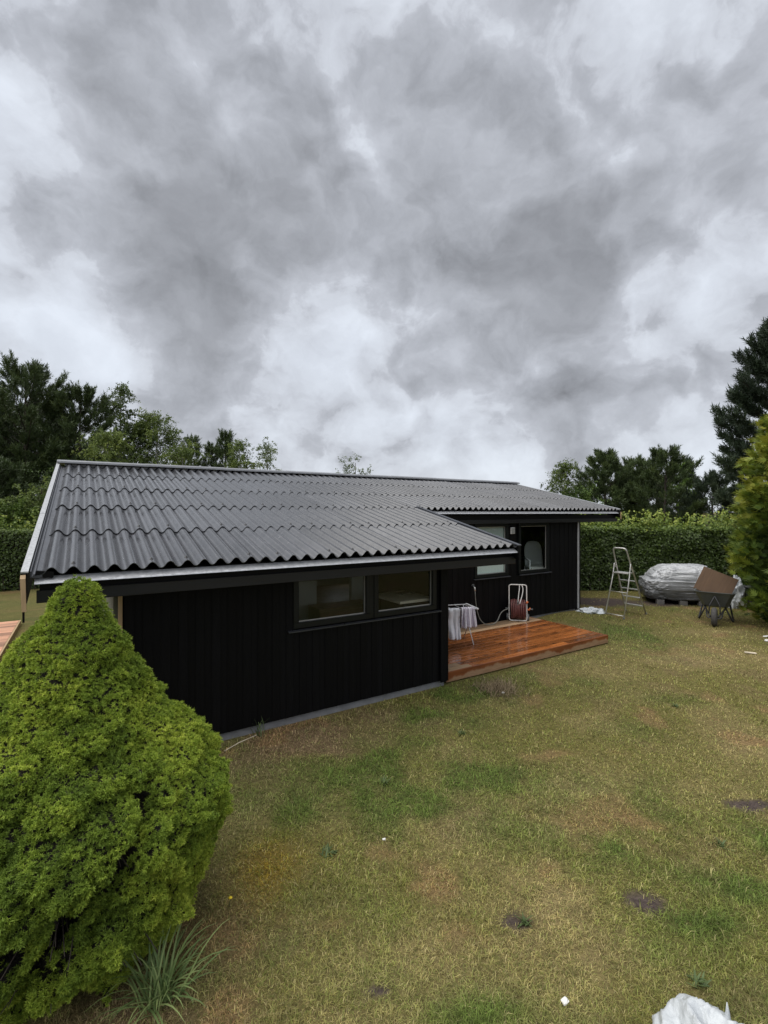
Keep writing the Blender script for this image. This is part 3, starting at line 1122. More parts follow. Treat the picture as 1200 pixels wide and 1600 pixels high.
m.hexa([(SL - 0.118, -0.09, 1.77), (SL - 0.088, -0.09, 1.77), (SL - 0.088, -0.062, 1.77), (SL - 0.118, -0.062, 1.77),
        (SL - 0.130, -0.09, 2.045), (SL - 0.094, -0.09, 2.045), (SL - 0.094, -0.062, 2.075), (SL - 0.130, -0.062, 2.075)])
hp('barge_end', m, M['raw_wood'])
m = MB()
m.hexa([(SL - 0.115, -0.08, 1.68), (SL - 0.10, -0.08, 1.68), (SL - 0.10, -0.066, 1.68), (SL - 0.115, -0.066, 1.68),
        (SL - 0.115, -0.08, 1.80), (SL - 0.10, -0.08, 1.80), (SL - 0.10, -0.066, 1.80), (SL - 0.115, -0.066, 1.80)])
hp('barge_spike', m, M['black_trim'])
# dark closure block at the lower left corner of the sheets
hp('eave_closure', MB().box((SL + 0.03, 0.035, ZE + 0.012), (0.13, 0.05, 0.055), rot=Matrix.Rotation(R(6), 3, 'Y')), M['black_trim'])
# right verges
m = MB()
slope_beam(m, SR - 0.005, SR + 0.035, -0.03, T_EAVE2 + 0.12, -0.17, 0.045)
hp('barge_board', m, M['black_trim'])
m = MB()
slope_beam(m, SR - 0.03, SR + 0.045, -0.035, T_EAVE2 + 0.10, 0.046, 0.062)
hp('verge_capping', m, M['lead'])
m = MB()
slope_beam(m, SM, SM + 0.045, T_EAVE2 - 0.03, T_RIDGE, -0.17, 0.04)
hp('barge_board', m, M['black_trim'])
m = MB()
slope_beam(m, SM - 0.03, SM + 0.058, T_EAVE2 - 0.035, T_RIDGE + 0.1, 0.041, 0.068)
hp('verge_capping', m, M['galv_dull'])
m = MB()
m.box((SM + 0.055, T_EAVE2 - 0.045, 2.505), (0.02, 0.02, 0.20))
hp('barge_end', m, M['raw_wood'])
# flashing where the lower roof passes under the main eave
hp('junction_flashing', MB().box((SR + 0.09, T_EAVE2 + 0.09, rz_(T_EAVE2) - 0.02), (0.16, 0.12, 0.06)), M['black_trim'])

# partition walls inside, seen through the glass
pa = MB()
pa.box((-1.56, 2.2, 1.05), (0.40, 0.09, 1.85))
pa.box((-0.52, 2.2, 1.05), (0.38, 0.09, 1.85))
hp('partition', pa, M['int_wall'])
pa = MB()
pa.box((1.9, 4.0, 1.1), (0.09, 2.6, 2.0))
pa.box((4.9, 5.6, 1.2), (2.2, 0.09, 2.2))
hp('partition', pa, M['int_wall'])

# things indoors
t_ = empty('kitchen_counter', W(-0.43, 1.02, 0.43), HOUSE_RZ, 'cream topped kitchen counter behind the right front window', 'kitchen counter')
MB().box((0, 0, 0.86), (0.62, 0.78, 0.04), bevel=0.006).build('worktop', M['cream'], t_)
MB().box((0.05, 0, 0.27), (0.50, 0.62, 1.10)).build('cabinet', M['dark_item'], t_)
m = MB()
m.box((0.25, 0.15, 0.895), (0.25, 0.10, 0.025), rot=Matrix.Rotation(0.4, 3, 'Z'))
m.box((0.42, 0.1, 0.89), (0.12, 0.06, 0.02))
o = m.build('pliers', M['dark_item'])
o.location = W(-0.55, 1.02, 0.43)
o.rotation_euler = (0, 0, HOUSE_RZ)
tag(o, 'small dark tool lying on the cream worktop indoors', 'tool')
t_ = empty('sideboard', W(-1.12, 1.75, 0.14), HOUSE_RZ, 'low brown wooden sideboard behind the left front window', 'sideboard')
MB().box((0, 0, 0.52), (0.95, 0.42, 0.95), bevel=0.006).build('body', M['brown_wood'], t_)
for k in (-1, 1):
    MB().box((0.235 * k, -0.222, 0.52), (0.44, 0.018, 0.86), bevel=0.004).build('door', M['brown_wood'], t_)
# garden chair behind the main window
t_ = empty('armchair', W(5.08, 3.05, 0.78), 0.05, 'pale curved-back armchair behind the right hand window', 'chair')
b = MB()
vs = []
for i in range(7):
    a = -0.75 + 1.5 * i / 6
    for j in range(7):
        z = 0.42 + 0.62 * j / 6
        wv = 0.29 * (1 - 0.35 * max(0, (j - 4) / 2) ** 2)
        vs.append(b.bm.verts.new((wv * math.sin(a) * 1.2, 0.30 * math.cos(a) * 0.7 + 0.05 + 0.10 * j / 6, z + 0.03 * math.cos(a * 2))))
for i in range(6):
    for j in range(6):
        f = b.bm.faces.new((vs[i * 7 + j], vs[i * 7 + j + 1], vs[(i + 1) * 7 + j + 1], vs[(i + 1) * 7 + j]))
        f.smooth = True
bb = b.build('backrest', M['grey_cloth'], t_)
md = bb.modifiers.new('thick', 'SOLIDIFY')
md.thickness = 0.03
MB().box((0, -0.05, 0.42), (0.52, 0.5, 0.07), bevel=0.02).build('seat', M['grey_cloth'], t_)
for sx in (-1, 1):
    MB().tube([(0.27 * sx, -0.28, 0.0), (0.28 * sx, -0.27, 0.62), (0.29 * sx, 0.16, 0.66)], 0.018).build('armrest', M['white'], t_)
    MB().tube([(0.25 * sx, 0.22, 0.0), (0.25 * sx, 0.18, 0.42)], 0.018).build('leg', M['white'], t_)
MB().tube([(-0.27, -0.28, 0.14), (0.27, -0.28, 0.14)], 0.014).build('stretcher', M['white'], t_)
st = MB()
st.box((4.9, 3.26, 0.75), (1.5, 0.95, 0.04))
o = st.build('low_platform', M['int_wall'])
o.location = (0, 0, 0)
for v_ in o.data.vertices:
    v_.co = Vector(W(v_.co.x, v_.co.y, v_.co.z))
tag(o, 'pale indoor shelf carrying the armchair behind the window', 'shelf')
o = MB().lathe([(0.0, 0.0), (0.045, 0.0), (0.055, 0.10), (0.03, 0.24), (0.012, 0.27), (0.0, 0.27)], seg=12).build('bottle', M['white'], None, W(4.09, 2.80, 1.17))
tag(o, 'white bottle standing inside the big window sill', 'bottle')
hp('inner_sill', MB().box((4.43, T_MAIN + 0.17, 1.155), (1.0, 0.16, 0.025)), M['white'])

# ------------------------------------------------------------------ deck beside the extension
deck = empty('wooden_deck', W(0, 0, 0), HOUSE_RZ, 'wet orange stained timber deck against the black house', 'deck')
DZ = 0.165
BW = 0.137
D0, D1 = 0.585, 2.565
S0, S1 = 0.055, 4.17
tt = D0
r_i = 0
nrow = int((D1 - D0) / BW)
step = (D1 - D0) / nrow
for r_i in range(nrow):
    tc_ = D0 + (r_i + 0.5) * step
    cuts = [S0]
    sp = S0 + random.uniform(0.9, 2.2)
    while sp < S1 - 0.5:
        cuts.append(sp)
        sp += random.uniform(1.5, 2.4)
    cuts.append(S1 + random.uniform(-0.006, 0.006))
    for a, b_ in zip(cuts, cuts[1:]):
        bare = r_i >= nrow - 3
        if r_i in (0, 1) and a < 0.1:
            # the front corner has not been oiled yet
            c0 = 0.62 if r_i == 0 else 0.5
            parts_ = [(a, c0, True), (c0, b_, False)]
        elif r_i == 4 and a < 0.1:
            parts_ = [(a, 0.30, True), (0.30, b_, False)]
        else:
            parts_ = [(a, b_, bare)]
        for (p, q_, raw) in parts_:
            if q_ - p < 0.03:
                continue
            mb = MB()
            g0 = 0.002 if p == a else 0.0
            mb.box((0, 0, -0.014), (q_ - p - g0 - 0.003, step - 0.016, 0.028), bevel=0.003)
            o = hp('deck_board', mb, M['deck_raw'] if raw else M['deck'], deck)
            o.location = ((p + q_) / 2, tc_, DZ + random.uniform(-0.0015, 0.0015))
            o.rotation_euler = (random.uniform(-0.004, 0.004), 0, 0)
# front rim and its lengths
for (a, b_) in ((0.055, 1.42), (1.424, 2.55), (2.554, 4.18)):
    mb = MB()
    mb.box((0, 0, 0), (b_ - a, 0.03, 0.15), bevel=0.003)
    o = hp('rim_board', mb, M['rim'], deck)
    o.location = ((a + b_) / 2, D0 - 0.018, 0.072 + 0.02)
mb = MB().box((0, 0, 0), (0.03, D1 - D0, 0.14), bevel=0.003)
o = hp('rim_board', mb, M['rim'], deck)
o.location = (S1 + 0.022, (D0 + D1) / 2, 0.09)
mb = MB()
for t_ in (0.75, 1.3, 1.9, 2.45):
    mb.box((2.1, t_, 0.06), (4.0, 0.045, 0.14))
hp('joists', mb, M['raw_wood'], deck)

# far terrace at the left, behind the house
terr = empty('rear_terrace', W(-5.9, 7.6, 0), HOUSE_RZ, 'pinkish new timber terrace past the left gable', 'deck')
for k in range(33):
    mb = MB().box((0, 0, 0), (3.6, 0.132, 0.03))
    o = hp('deck_board', mb, M['deck_far'], terr)
    o.location = (-1.75, -3.4 + k * 0.14, 0.085 + random.uniform(-0.001, 0.001))
o = hp('rim_board', MB().box((0.07, -1.15, 0.05), (0.03, 4.66, 0.10)), M['raw_wood'], terr)

# ------------------------------------------------------------------ foliage scatter machinery
def basis(nrm, twist):
    nrm = nrm / np.linalg.norm(nrm, axis=1, keepdims=True)
    ref = np.where(np.abs(nrm[:, 2:3]) < 0.95, np.array([[0, 0, 1.0]]), np.array([[1.0, 0, 0]]))
    a = np.cross(ref, nrm)
    a /= np.linalg.norm(a, axis=1, keepdims=True)
    b = np.cross(nrm, a)
    c, s_ = np.cos(twist)[:, None], np.sin(twist)[:, None]
    a2 = a * c + b * s_
    b2 = -a * s_ + b * c
    return np.stack([a2, b2, nrm], -1)      # columns


def scatter(tv, tf, pos, Rm, scale, tint, tip=None):
    """tv (n,3) tf (m,3); returns V, F, tint"""
    nI, nV = len(pos), len(tv)
    sc_ = scale[:, None, None] if scale.ndim == 1 else scale[:, None, :]
    loc = tv[None] * sc_
    V = np.einsum('nij,nkj->nki', Rm, loc) + pos[:, None, :]
    F = tf[None] + (np.arange(nI) * nV)[:, None, None]
    T = np.repeat(tint[:, None], nV, 1)
    if tip is not None:
        T = T + tip[None]
    return V.reshape(-1, 3), F.reshape(-1, tf.shape[1]), np.clip(T, 0, 1).ravel()


def merge(parts):
    V, F, T, o = [], [], [], 0
    for v_, f_, t_ in parts:
        V.append(v_)
        F.append(f_ + o)
        T.append(t_)
        o += len(v_)
    return np.concatenate(V), np.concatenate(F), np.concatenate(T)


def needle_tuft(nn, length, width, spread, seed, up=0.0):
    r = np.random.default_rng(seed)
    V, F, T = [], [], []
    for k in range(nn):
        az = 2 * math.pi * (k / nn) * 2.399 * nn / 6.283 + r.uniform(-0.3, 0.3)
        az = k * 2.39996 + r.uniform(-0.3, 0.3)
        pol = spread * math.sqrt((k + 0.5) / nn) + r.uniform(-0.1, 0.1)
        d = np.array([math.sin(pol) * math.cos(az), math.sin(pol) * math.sin(az), math.cos(pol)])
        L = length * r.uniform(0.75, 1.1)
        side = np.cross(d, r.normal(size=3))
        side /= np.linalg.norm(side)
        base = d * length * 0.08 + np.array([0, 0, up * r.uniform(0, 1)])
        i = len(V)
        V += [base - side * width / 2, base + side * width / 2, base + d * L]
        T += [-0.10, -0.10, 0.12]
        F.append((i, i + 1, i + 2))
    return np.array(V), np.array(F), np.array(T)


def leaf_tmpl(length, width, fold=0.25):
    V = np.array([[0, 0, 0], [width / 2, length * 0.45, fold * width], [0, length, 0], [-width / 2, length * 0.45, fold * width]])
    F = np.array([[0, 1, 2], [0, 2, 3]])
    return V, F


# ------------------------------------------------------------------ dwarf spruce in the foreground
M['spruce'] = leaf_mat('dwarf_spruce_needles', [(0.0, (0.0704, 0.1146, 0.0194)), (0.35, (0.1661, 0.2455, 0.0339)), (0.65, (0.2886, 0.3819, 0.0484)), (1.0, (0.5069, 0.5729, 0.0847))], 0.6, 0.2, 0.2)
BX0, BY0 = -1.90, 2.92
spruce = empty('dwarf_spruce', (BX0, BY0, 0), 0, 'bright green cone-shaped dwarf spruce in front of the house', 'conifer')
prof = np.array([[0.0, 0.50], [0.18, 0.64], [0.37, 0.76], [0.65, 0.84], [0.88, 0.855], [1.02, 0.79], [1.14, 0.685], [1.28, 0.56], [1.45, 0.43], [1.60, 0.36],
                 [1.76, 0.285], [1.88, 0.225], [1.97, 0.17], [2.06, 0.14], [2.13, 0.11], [2.17, 0.07], [2.195, 0.005]])
GAPS = [  # (azimuth, z, az halfwidth, z halfwidth, slope dz/daz, depth) clefts between the lower boughs
    (R(-52), 0.70, R(19), 0.060, 0.95, 0.42), (R(-84), 0.46, R(12), 0.055, 0.5, 0.34), (R(-30), 0.42, R(10), 0.03, 0.4, 0.22), (R(-66), 0.33, R(13), 0.04, 0.7, 0.28), (R(-86), 1.12, R(5), 0.022, 0.3, 0.16), (R(-60), 1.15, R(4), 0.02, 0.4, 0.14),
    (R(-38), 0.98, R(7), 0.02, 0.6, 0.16), (R(-48), 1.28, R(4), 0.018, 0.3, 0.12), (R(-96), 0.80, R(14), 0.035, 0.3, 0.26), (R(-44), 0.18, R(14), 0.05, 0.6, 0.28)]


def spruce_surface(th, z):
    r = np.interp(z, prof[:, 0], prof[:, 1])
    # two leaders at the top
    lead = np.clip((z - 1.85) / 0.3, 0, 1)
    cx = 0.03 * lead
    x, y = np.cos(th), np.sin(th)
    p = np.stack([x * r, y * r, z], -1)
    d = 0.13 * (np.abs(2 * vn3(p * 3.3 + 5, 1) - 1) - 0.33) + 0.095 * (np.abs(2 * vn3(p * 8.5, 2) - 1) - 0.33) + 0.075 * (np.abs(2 * vn3(p * 17, 4) - 1) - 0.33)
    amp = np.clip(r / 0.6, 0.2, 1)
    g = np.zeros_like(r)
    wob = (vn3(p * 6, 6) - 0.5) * 0.20 + (vn3(p * 15, 7) - 0.5) * 0.10
    for (a0, z0, aw, zw, sl, dp) in GAPS:
        da = (th - a0 + math.pi) % (2 * math.pi) - math.pi
        q_ = np.exp(-(da / (aw * 1.15)) ** 4) * np.exp(-((z + wob - z0 - sl * da) / (zw * 1.15)) ** 2)
        g = np.maximum(g, q_ * dp)
    rr = np.maximum(r + d * amp - g, 0.005)
    rr = rr * (1 + 0.05 * np.cos(2 * th + 0.6)) * (1 + 0.20 * np.clip(-np.cos(th), 0, 1) * sstep(2.1, 1.7, z))
    return np.stack([x * rr + cx, y * rr, z + 0.03 * (vn3(p * 4, 8) - 0.5)], -1), g


nth, nz = 420, 330
TH, ZZ = np.meshgrid(np.linspace(-math.pi, math.pi, nth, endpoint=False), np.linspace(0.02, 2.2, nz))
PS, GG = spruce_surface(TH, ZZ)
dth = np.roll(PS, -1, 1) - np.roll(PS, 1, 1)
dzz = np.gradient(PS, axis=0)
NN = np.cross(dth, dzz)
area = np.linalg.norm(NN, axis=2)
NN = NN / np.maximum(area[..., None], 1e-9)
# tufts: denser on the camera side
face = 0.35 + 0.65 * sstep(-0.5, 0.3, -(NN[..., 1] * 0.85 + NN[..., 0] * -0.35))
prob = (np.minimum(area, np.percentile(area, 99)) * face * np.where(GG > 0.12, 0.03, 1.0)).ravel()
prob /= prob.sum()
NT = 66000
pick = rng.choice(len(prob), NT, p=prob)
pos = PS.reshape(-1, 3)[pick] + rng.normal(size=(NT, 3)) * 0.006
nr = NN.reshape(-1, 3)[pick] * 1.0 + np.array([0, 0, 0.55]) + rng.normal(size=(NT, 3)) * 0.33
pos = pos - NN.reshape(-1, 3)[pick] * rng.uniform(0.0, 0.018, NT)[:, None]
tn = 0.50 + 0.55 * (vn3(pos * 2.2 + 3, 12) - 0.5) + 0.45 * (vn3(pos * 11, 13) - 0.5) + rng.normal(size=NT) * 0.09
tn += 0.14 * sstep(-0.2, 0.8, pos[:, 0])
parts_ = []
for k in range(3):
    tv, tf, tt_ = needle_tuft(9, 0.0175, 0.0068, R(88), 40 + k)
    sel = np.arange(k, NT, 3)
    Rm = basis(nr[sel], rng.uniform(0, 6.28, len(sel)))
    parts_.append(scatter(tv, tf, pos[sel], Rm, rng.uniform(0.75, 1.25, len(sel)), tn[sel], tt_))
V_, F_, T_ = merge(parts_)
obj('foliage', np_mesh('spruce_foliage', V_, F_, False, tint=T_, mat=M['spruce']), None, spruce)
# woody dead interior behind the shell
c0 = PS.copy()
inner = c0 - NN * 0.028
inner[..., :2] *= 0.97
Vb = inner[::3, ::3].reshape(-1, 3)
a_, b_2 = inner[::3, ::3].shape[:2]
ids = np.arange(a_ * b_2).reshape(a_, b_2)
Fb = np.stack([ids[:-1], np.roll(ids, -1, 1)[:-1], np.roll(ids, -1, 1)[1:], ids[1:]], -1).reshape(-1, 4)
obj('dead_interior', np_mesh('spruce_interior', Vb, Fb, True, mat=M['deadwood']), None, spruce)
m = MB()
m.tube([(0, 0, 0), (0.01, 0, 0.6), (0.02, 0.0, 1.4)], [0.06, 0.045, 0.02])
m.build('trunk', M['bark'], spruce)
# bare twigs in the clefts
m = MB()
for k in range(26):
    a = R(random.uniform(-92, -30))
    z0 = random.uniform(0.25, 0.9)
    r1 = random.uniform(0.70, 0.86)
    p1 = Vector((math.cos(a) * r1, math.sin(a) * r1, z0 - 0.08))
    p0 = Vector((math.cos(a) * 0.42, math.sin(a) * 0.42, z0 + 0.02))
    pm = (p0 + p1) / 2 + Vector((random.uniform(-.04, .04), random.uniform(-.04, .04), random.uniform(-.03, .05)))
    m.tube([p0, pm, p1], [0.006, 0.004, 0.002], seg=4)
m.build('twigs', M['bark'], spruce)

# ------------------------------------------------------------------ lawn blades
def mat_grass():
    m, q, out = new_mat('grass_blades')
    a = q('ShaderNodeAttribute', attribute_name='hue')
    p = q('ShaderNodeBsdfPrincipled', {'Base Color': a.outputs['Color'], 'Roughness': 0.6, 'Specular IOR Level': 0.25})
    t = q('ShaderNodeBsdfTranslucent', {'Color': a.outputs['Color']})
    mx = q('ShaderNodeMixShader', {0: 0.25, 1: p.outputs[0], 2: t.outputs[0]})
    q.link(mx.outputs[0], out.inputs['Surface'])
    return m


M['grass'] = mat_grass()


def lawn(zone, count, h0, h1, w, seed):
    r = np.random.default_rng(seed)
    y0_, y1_, x0_, x1_ = zone
    if x0_ is None:
        # a wedge: density falls off smoothly with distance
        k = -0.15
        y = (y0_ ** k + (y1_ ** k - y0_ ** k) * r.uniform(0, 1, count)) ** (1 / k)
        x = r.uniform(-0.9, 0.9, count) * y
    else:
        y = r.uniform(y0_, y1_, count)
        x = r.uniform(x0_, x1_, count)
    s_, t_ = to_st(x, y)
    keep = ~((t_ > 0.47) & (s_ < 0.1)) & ~((t_ > 2.5) & (s_ < 6.15)) & ~((t_ > 0.5) & (s_ > -0.1) & (s_ < 4.22))
    keep &= ((x - BX0) ** 2 + (y - BY0) ** 2 > 0.45 ** 2)
    c, so = ground_cols(x, y)
    clump = fbm2(x * 9, y * 9, 131, 2)
    keep &= r.uniform(0, 1, count) > so * 0.93
    keep &= r.uniform(0, 1, count) < 0.35 + 1.1 * clump
    x, y, c, clump = x[keep], y[keep], c[keep], clump[keep]
    n_ = len(x)
    z = ground_h(x, y)
    greenness = (c[:, 1] - c[:, 0]) / (c[:, 1] + c[:, 0])
    tall = 0.55 + 0.9 * clump + 2.0 * np.clip(greenness, -0.1, 0.3)
    wall_ = np.exp(-((to_st(x, y)[1] - 0.3) / 0.35) ** 2) * (to_st(x, y)[0] < 0)
    h = r.uniform(h0, h1, n_) * tall * (1 + 0.7 * wall_)
    w = w * np.clip(y / 3.2, 0.8, 4.0) ** 0.85
    az = r.uniform(0, 2 * math.pi, n_)
    lean = r.uniform(0.25, 1.25, n_)
    d = np.stack([np.cos(az) * np.sin(lean), np.sin(az) * np.sin(lean), np.cos(lean)], -1)
    sd = np.stack([-np.sin(az), np.cos(az), np.zeros(n_)], -1)
    # some lie like cut straw
    base = np.stack([x, y, z - 0.004], -1)
    ww = (w * r.uniform(0.6, 1.3, n_))[:, None]
    flat_ = r.uniform(0, 1, n_) < 0.22
    d[flat_] = d[flat_] * np.array([1, 1, 0.25])
    h = np.where(flat_, h * 1.25, h)
    mid = base + d * (h * 0.55)[:, None] + np.array([0, 0, 1.0]) * (h * 0.06)[:, None]
    tip = base + d * (h * 0.80)[:, None] + np.stack([np.cos(az), np.sin(az), -0.25 * np.ones(n_)], -1) * (h * 0.35)[:, None]
    tip[:, 2] = np.maximum(tip[:, 2], z + 0.002)
    V = np.stack([base - sd * ww / 2, base + sd * ww / 2, mid + sd * ww * 0.4, mid - sd * ww * 0.4, tip], 1).reshape(-1, 3)
    i5 = (np.arange(n_) * 5)[:, None]
    F = np.concatenate([i5 + np.array([[0, 1, 2]]), i5 + np.array([[0, 2, 3]]), i5 + np.array([[3, 2, 4]])], 0)
    # colour per blade: mostly its patch, some straw, some fresh green
    u_ = r.uniform(0, 1, n_)
    cc = c.copy()
    st_ = u_ < 0.15 - 0.55 * np.clip(greenness + 0.05, 0, 0.3)
    cc[st_] = cc[st_] * 0.35 + np.array([0.40, 0.34, 0.165]) * 0.60
    gr = u_ > 0.72
    cc[gr] = cc[gr] * 0.40 + np.array([0.135, 0.180, 0.036]) * 0.60
    cc = cc * (r.uniform(0.55, 1.55, n_) * (0.62 + 0.76 * vn2(x * 26, y * 26, 77)) * (0.72 + 0.56 * fbm2(x * 5.5, y * 5.5, 78, 3)))[:, None] * 1.22
    return V, F, np.repeat(cc, 5, 0)


LV, LF, LC, off_ = [], [], [], 0
for (zone, cnt, h0, h1, w, sd_) in (((1.9, 16.0, None, None), 420000, 0.026, 0.052, 0.0038, 1), ((9, 17, -16, -6.5), 15000, 0.03, 0.06, 0.005, 4)):
    v_, f_, c_ = lawn(zone, cnt, h0, h1, w, sd_)
    LV.append(v_)
    LF.append(f_ + off_)
    LC.append(c_)
    off_ += len(v_)
lo = obj('lawn_grass', np_mesh('lawn_grass', np.concatenate(LV), np.concatenate(LF), False, color=np.concatenate(LC), mat=M['grass']))
tag(lo, 'dry mown grass of the lawn, olive and straw coloured', 'grass', kind='stuff')

# ------------------------------------------------------------------ hedges
M['hedge'] = leaf_mat('hedge_leaves', [(0.0, (0.0336, 0.0544, 0.0119)), (0.45, (0.0754, 0.1215, 0.0221)), (0.75, (0.1508, 0.2199, 0.0374)), (1.0, (0.3142, 0.3665, 0.0612))], 0.45, 0.22, 0.4)
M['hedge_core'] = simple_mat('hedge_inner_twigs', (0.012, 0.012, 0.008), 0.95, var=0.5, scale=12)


def hedge(x0, y0, x1, y1, depth, h, shoots, seed, label, count, base_z=0.0):
    r = np.random.default_rng(seed)
    L = math.hypot(x1 - x0, y1 - y0)
    ang = math.atan2(y1 - y0, x1 - x0)
    root = empty('hedge', (x0, y0, base_z), ang, label, 'hedge', 'clipped hedges round the garden')
    # faces in local space: x along, y depth (front at y = 0), z up
    nf = int(count * 0.62)
    nt_ = int(count * 0.26)
    ns = count - nf - nt_
    lx = r.uniform(0, L, nf)
    lz = h * r.uniform(0.0, 1.0, nf) ** 0.9
    bul = 0.36 * (fbm2(lx * 1.6, lz * 1.8, seed, 3) - 0.5) + 0.12 * (1 - lz / h)
    A = np.stack([lx, bul + r.exponential(0.05, nf) - 0.03, lz], -1)
    An = np.stack([r.normal(0, 0.55, nf), -1 + r.normal(0, 0.3, nf), 0.45 + r.normal(0, 0.5, nf)], -1)
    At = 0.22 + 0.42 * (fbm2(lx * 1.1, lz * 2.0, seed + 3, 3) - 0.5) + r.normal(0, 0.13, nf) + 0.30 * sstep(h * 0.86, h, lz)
    lx = r.uniform(0, L, nt_)
    ly = r.uniform(0, depth, nt_)
    tz = h + 0.10 * (fbm2(lx * 1.8, ly * 1.8, seed + 5, 3) - 0.5)
    B = np.stack([lx, ly, tz - r.exponential(0.04, nt_)], -1)
    Bn = np.stack([r.normal(0, 0.6, nt_), -0.3 + r.normal(0, 0.6, nt_), np.ones(nt_)], -1)
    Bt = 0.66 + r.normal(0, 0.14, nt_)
    # young shoots standing above the top
    nsh = max(1, ns // 12)
    sx, sy = r.uniform(0, L, nsh), r.uniform(0.0, depth, nsh)
    sh = shoots * r.uniform(0.2, 1.0, nsh) * (0.4 + 1.2 * fbm2(sx * 0.7, sy, seed + 6, 2))
    k = r.integers(0, nsh, ns)
    f = r.uniform(0, 1, ns)
    C = np.stack([sx[k] + r.normal(0, 0.03, ns), sy[k] + r.normal(0, 0.03, ns), h + f * sh[k]], -1)
    Cn = np.stack([r.normal(0, 0.8, ns), -0.4 + r.normal(0, 0.7, ns), 0.6 + r.normal(0, 0.4, ns)], -1)
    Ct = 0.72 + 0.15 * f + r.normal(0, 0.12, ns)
    pos = np.concatenate([A, B, C])
    nn = np.concatenate([An, Bn, Cn])
    tn = np.concatenate([At, Bt, Ct])
    tv, tf = leaf_tmpl(0.085, 0.058)
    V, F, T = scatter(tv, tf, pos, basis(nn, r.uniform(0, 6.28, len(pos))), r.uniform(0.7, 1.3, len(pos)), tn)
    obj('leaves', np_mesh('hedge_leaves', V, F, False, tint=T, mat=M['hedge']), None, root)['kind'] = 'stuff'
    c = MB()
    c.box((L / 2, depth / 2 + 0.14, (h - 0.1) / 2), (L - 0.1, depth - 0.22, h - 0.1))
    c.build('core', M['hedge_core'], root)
    st_ = MB()
    for k in range(int(L / 0.45)):
        xx = 0.2 + k * 0.45 + random.uniform(-0.1, 0.1)
        st_.tube([(xx, 0.05, 0), (xx + random.uniform(-.05, .05), 0.12, 0.5)], [0.02, 0.014], seg=5)
    st_.build('stems', M['bark'], root)
    return root


hedge(4.3, 15.75, 15.0, 15.15, 1.1, 2.08, 0.55, 5, 'tall dark leafy hedge behind the ladder and the tarpaulin', 46000)
hedge(-17.0, 12.9, -6.2, 19.0, 1.1, 2.0, 0.6, 6, 'tall dark leafy hedge past the left gable of the house', 30000)

# ------------------------------------------------------------------ trees
M['pine'] = leaf_mat('dark_pine_needles', [(0.0, (0.0252, 0.0389, 0.0151)), (0.5, (0.0644, 0.0971, 0.0322)), (1.0, (0.1679, 0.2064, 0.0643))], 0.5, 0.1, 0.3)
M['pine_blue'] = leaf_mat('blue_green_pine_needles', [(0.0, (0.0179, 0.0278, 0.0178)), (0.5, (0.0448, 0.0677, 0.0373)), (1.0, (0.1007, 0.1274, 0.0675))], 0.5, 0.1, 0.3)
M['birch'] = leaf_mat('birch_leaves', [(0.0, (0.0485, 0.0758, 0.0222)), (0.5, (0.1281, 0.1782, 0.0462)), (1.0, (0.2760, 0.3342, 0.0832))], 0.5, 0.3, 0.3)
M['broad'] = leaf_mat('broad_leaves', [(0.0, (0.0255, 0.0467, 0.0131)), (0.5, (0.0765, 0.1275, 0.0262)), (1.0, (0.1806, 0.2550, 0.0486))], 0.5, 0.25, 0.3)
M['fresh'] = leaf_mat('fresh_green_leaves', [(0.0, (0.045, 0.085, 0.012)), (0.5, (0.10, 0.17, 0.025)), (1.0, (0.17, 0.25, 0.045))], 0.5, 0.3, 0.3)
M['thuja'] = leaf_mat('golden_cypress_sprays', [(0.0, (0.0202, 0.0399, 0.0090)), (0.4, (0.0736, 0.1176, 0.0160)), (0.7, (0.1748, 0.2258, 0.0240)), (1.0, (0.3312, 0.3255, 0.0450))], 0.5, 0.2, 0.3)


def frustum_rings(V, F, pts, rs, seg=5):
    """append a tapered tube to python lists"""
    base = len(V)
    for p, r in zip(pts, rs):
        for k in range(seg):
            a = 2 * math.pi * k / seg
            V.append((p[0] + r * math.cos(a), p[1] + r * math.sin(a), p[2] + 0.3 * r * math.sin(a)))
    for i in range(len(pts) - 1):
        for k in range(seg):
            F.append((base + i * seg + k, base + i * seg + (k + 1) % seg, base + (i + 1) * seg + (k + 1) % seg, base + (i + 1) * seg + k))


def brush(length, nl, width, k_, seed):
    """a shoot with needles all along it, pointing up z"""
    r = np.random.default_rng(seed)
    V, F, T = [], [], []
    for k in range(k_):
        q = (k + 0.5) / k_
        az = k * 2.39996 + r.uniform(-0.4, 0.4)
        pol = R(62) * (1 - 0.6 * q) + r.uniform(-0.15, 0.15)
        d = np.array([math.sin(pol) * math.cos(az), math.sin(pol) * math.sin(az), math.cos(pol)])
        sd = np.cross(d, r.normal(size=3))
        sd /= np.linalg.norm(sd)
        b = np.array([0, 0, length * q * 0.8])
        L = nl * r.uniform(0.8, 1.15)
        i = len(V)
        V += [b - sd * width / 2, b + sd * width / 2, b + d * L]
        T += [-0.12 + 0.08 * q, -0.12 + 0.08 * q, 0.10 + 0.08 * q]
        F.append((i, i + 1, i + 2))
    return np.array(V), np.array(F), np.array(T)


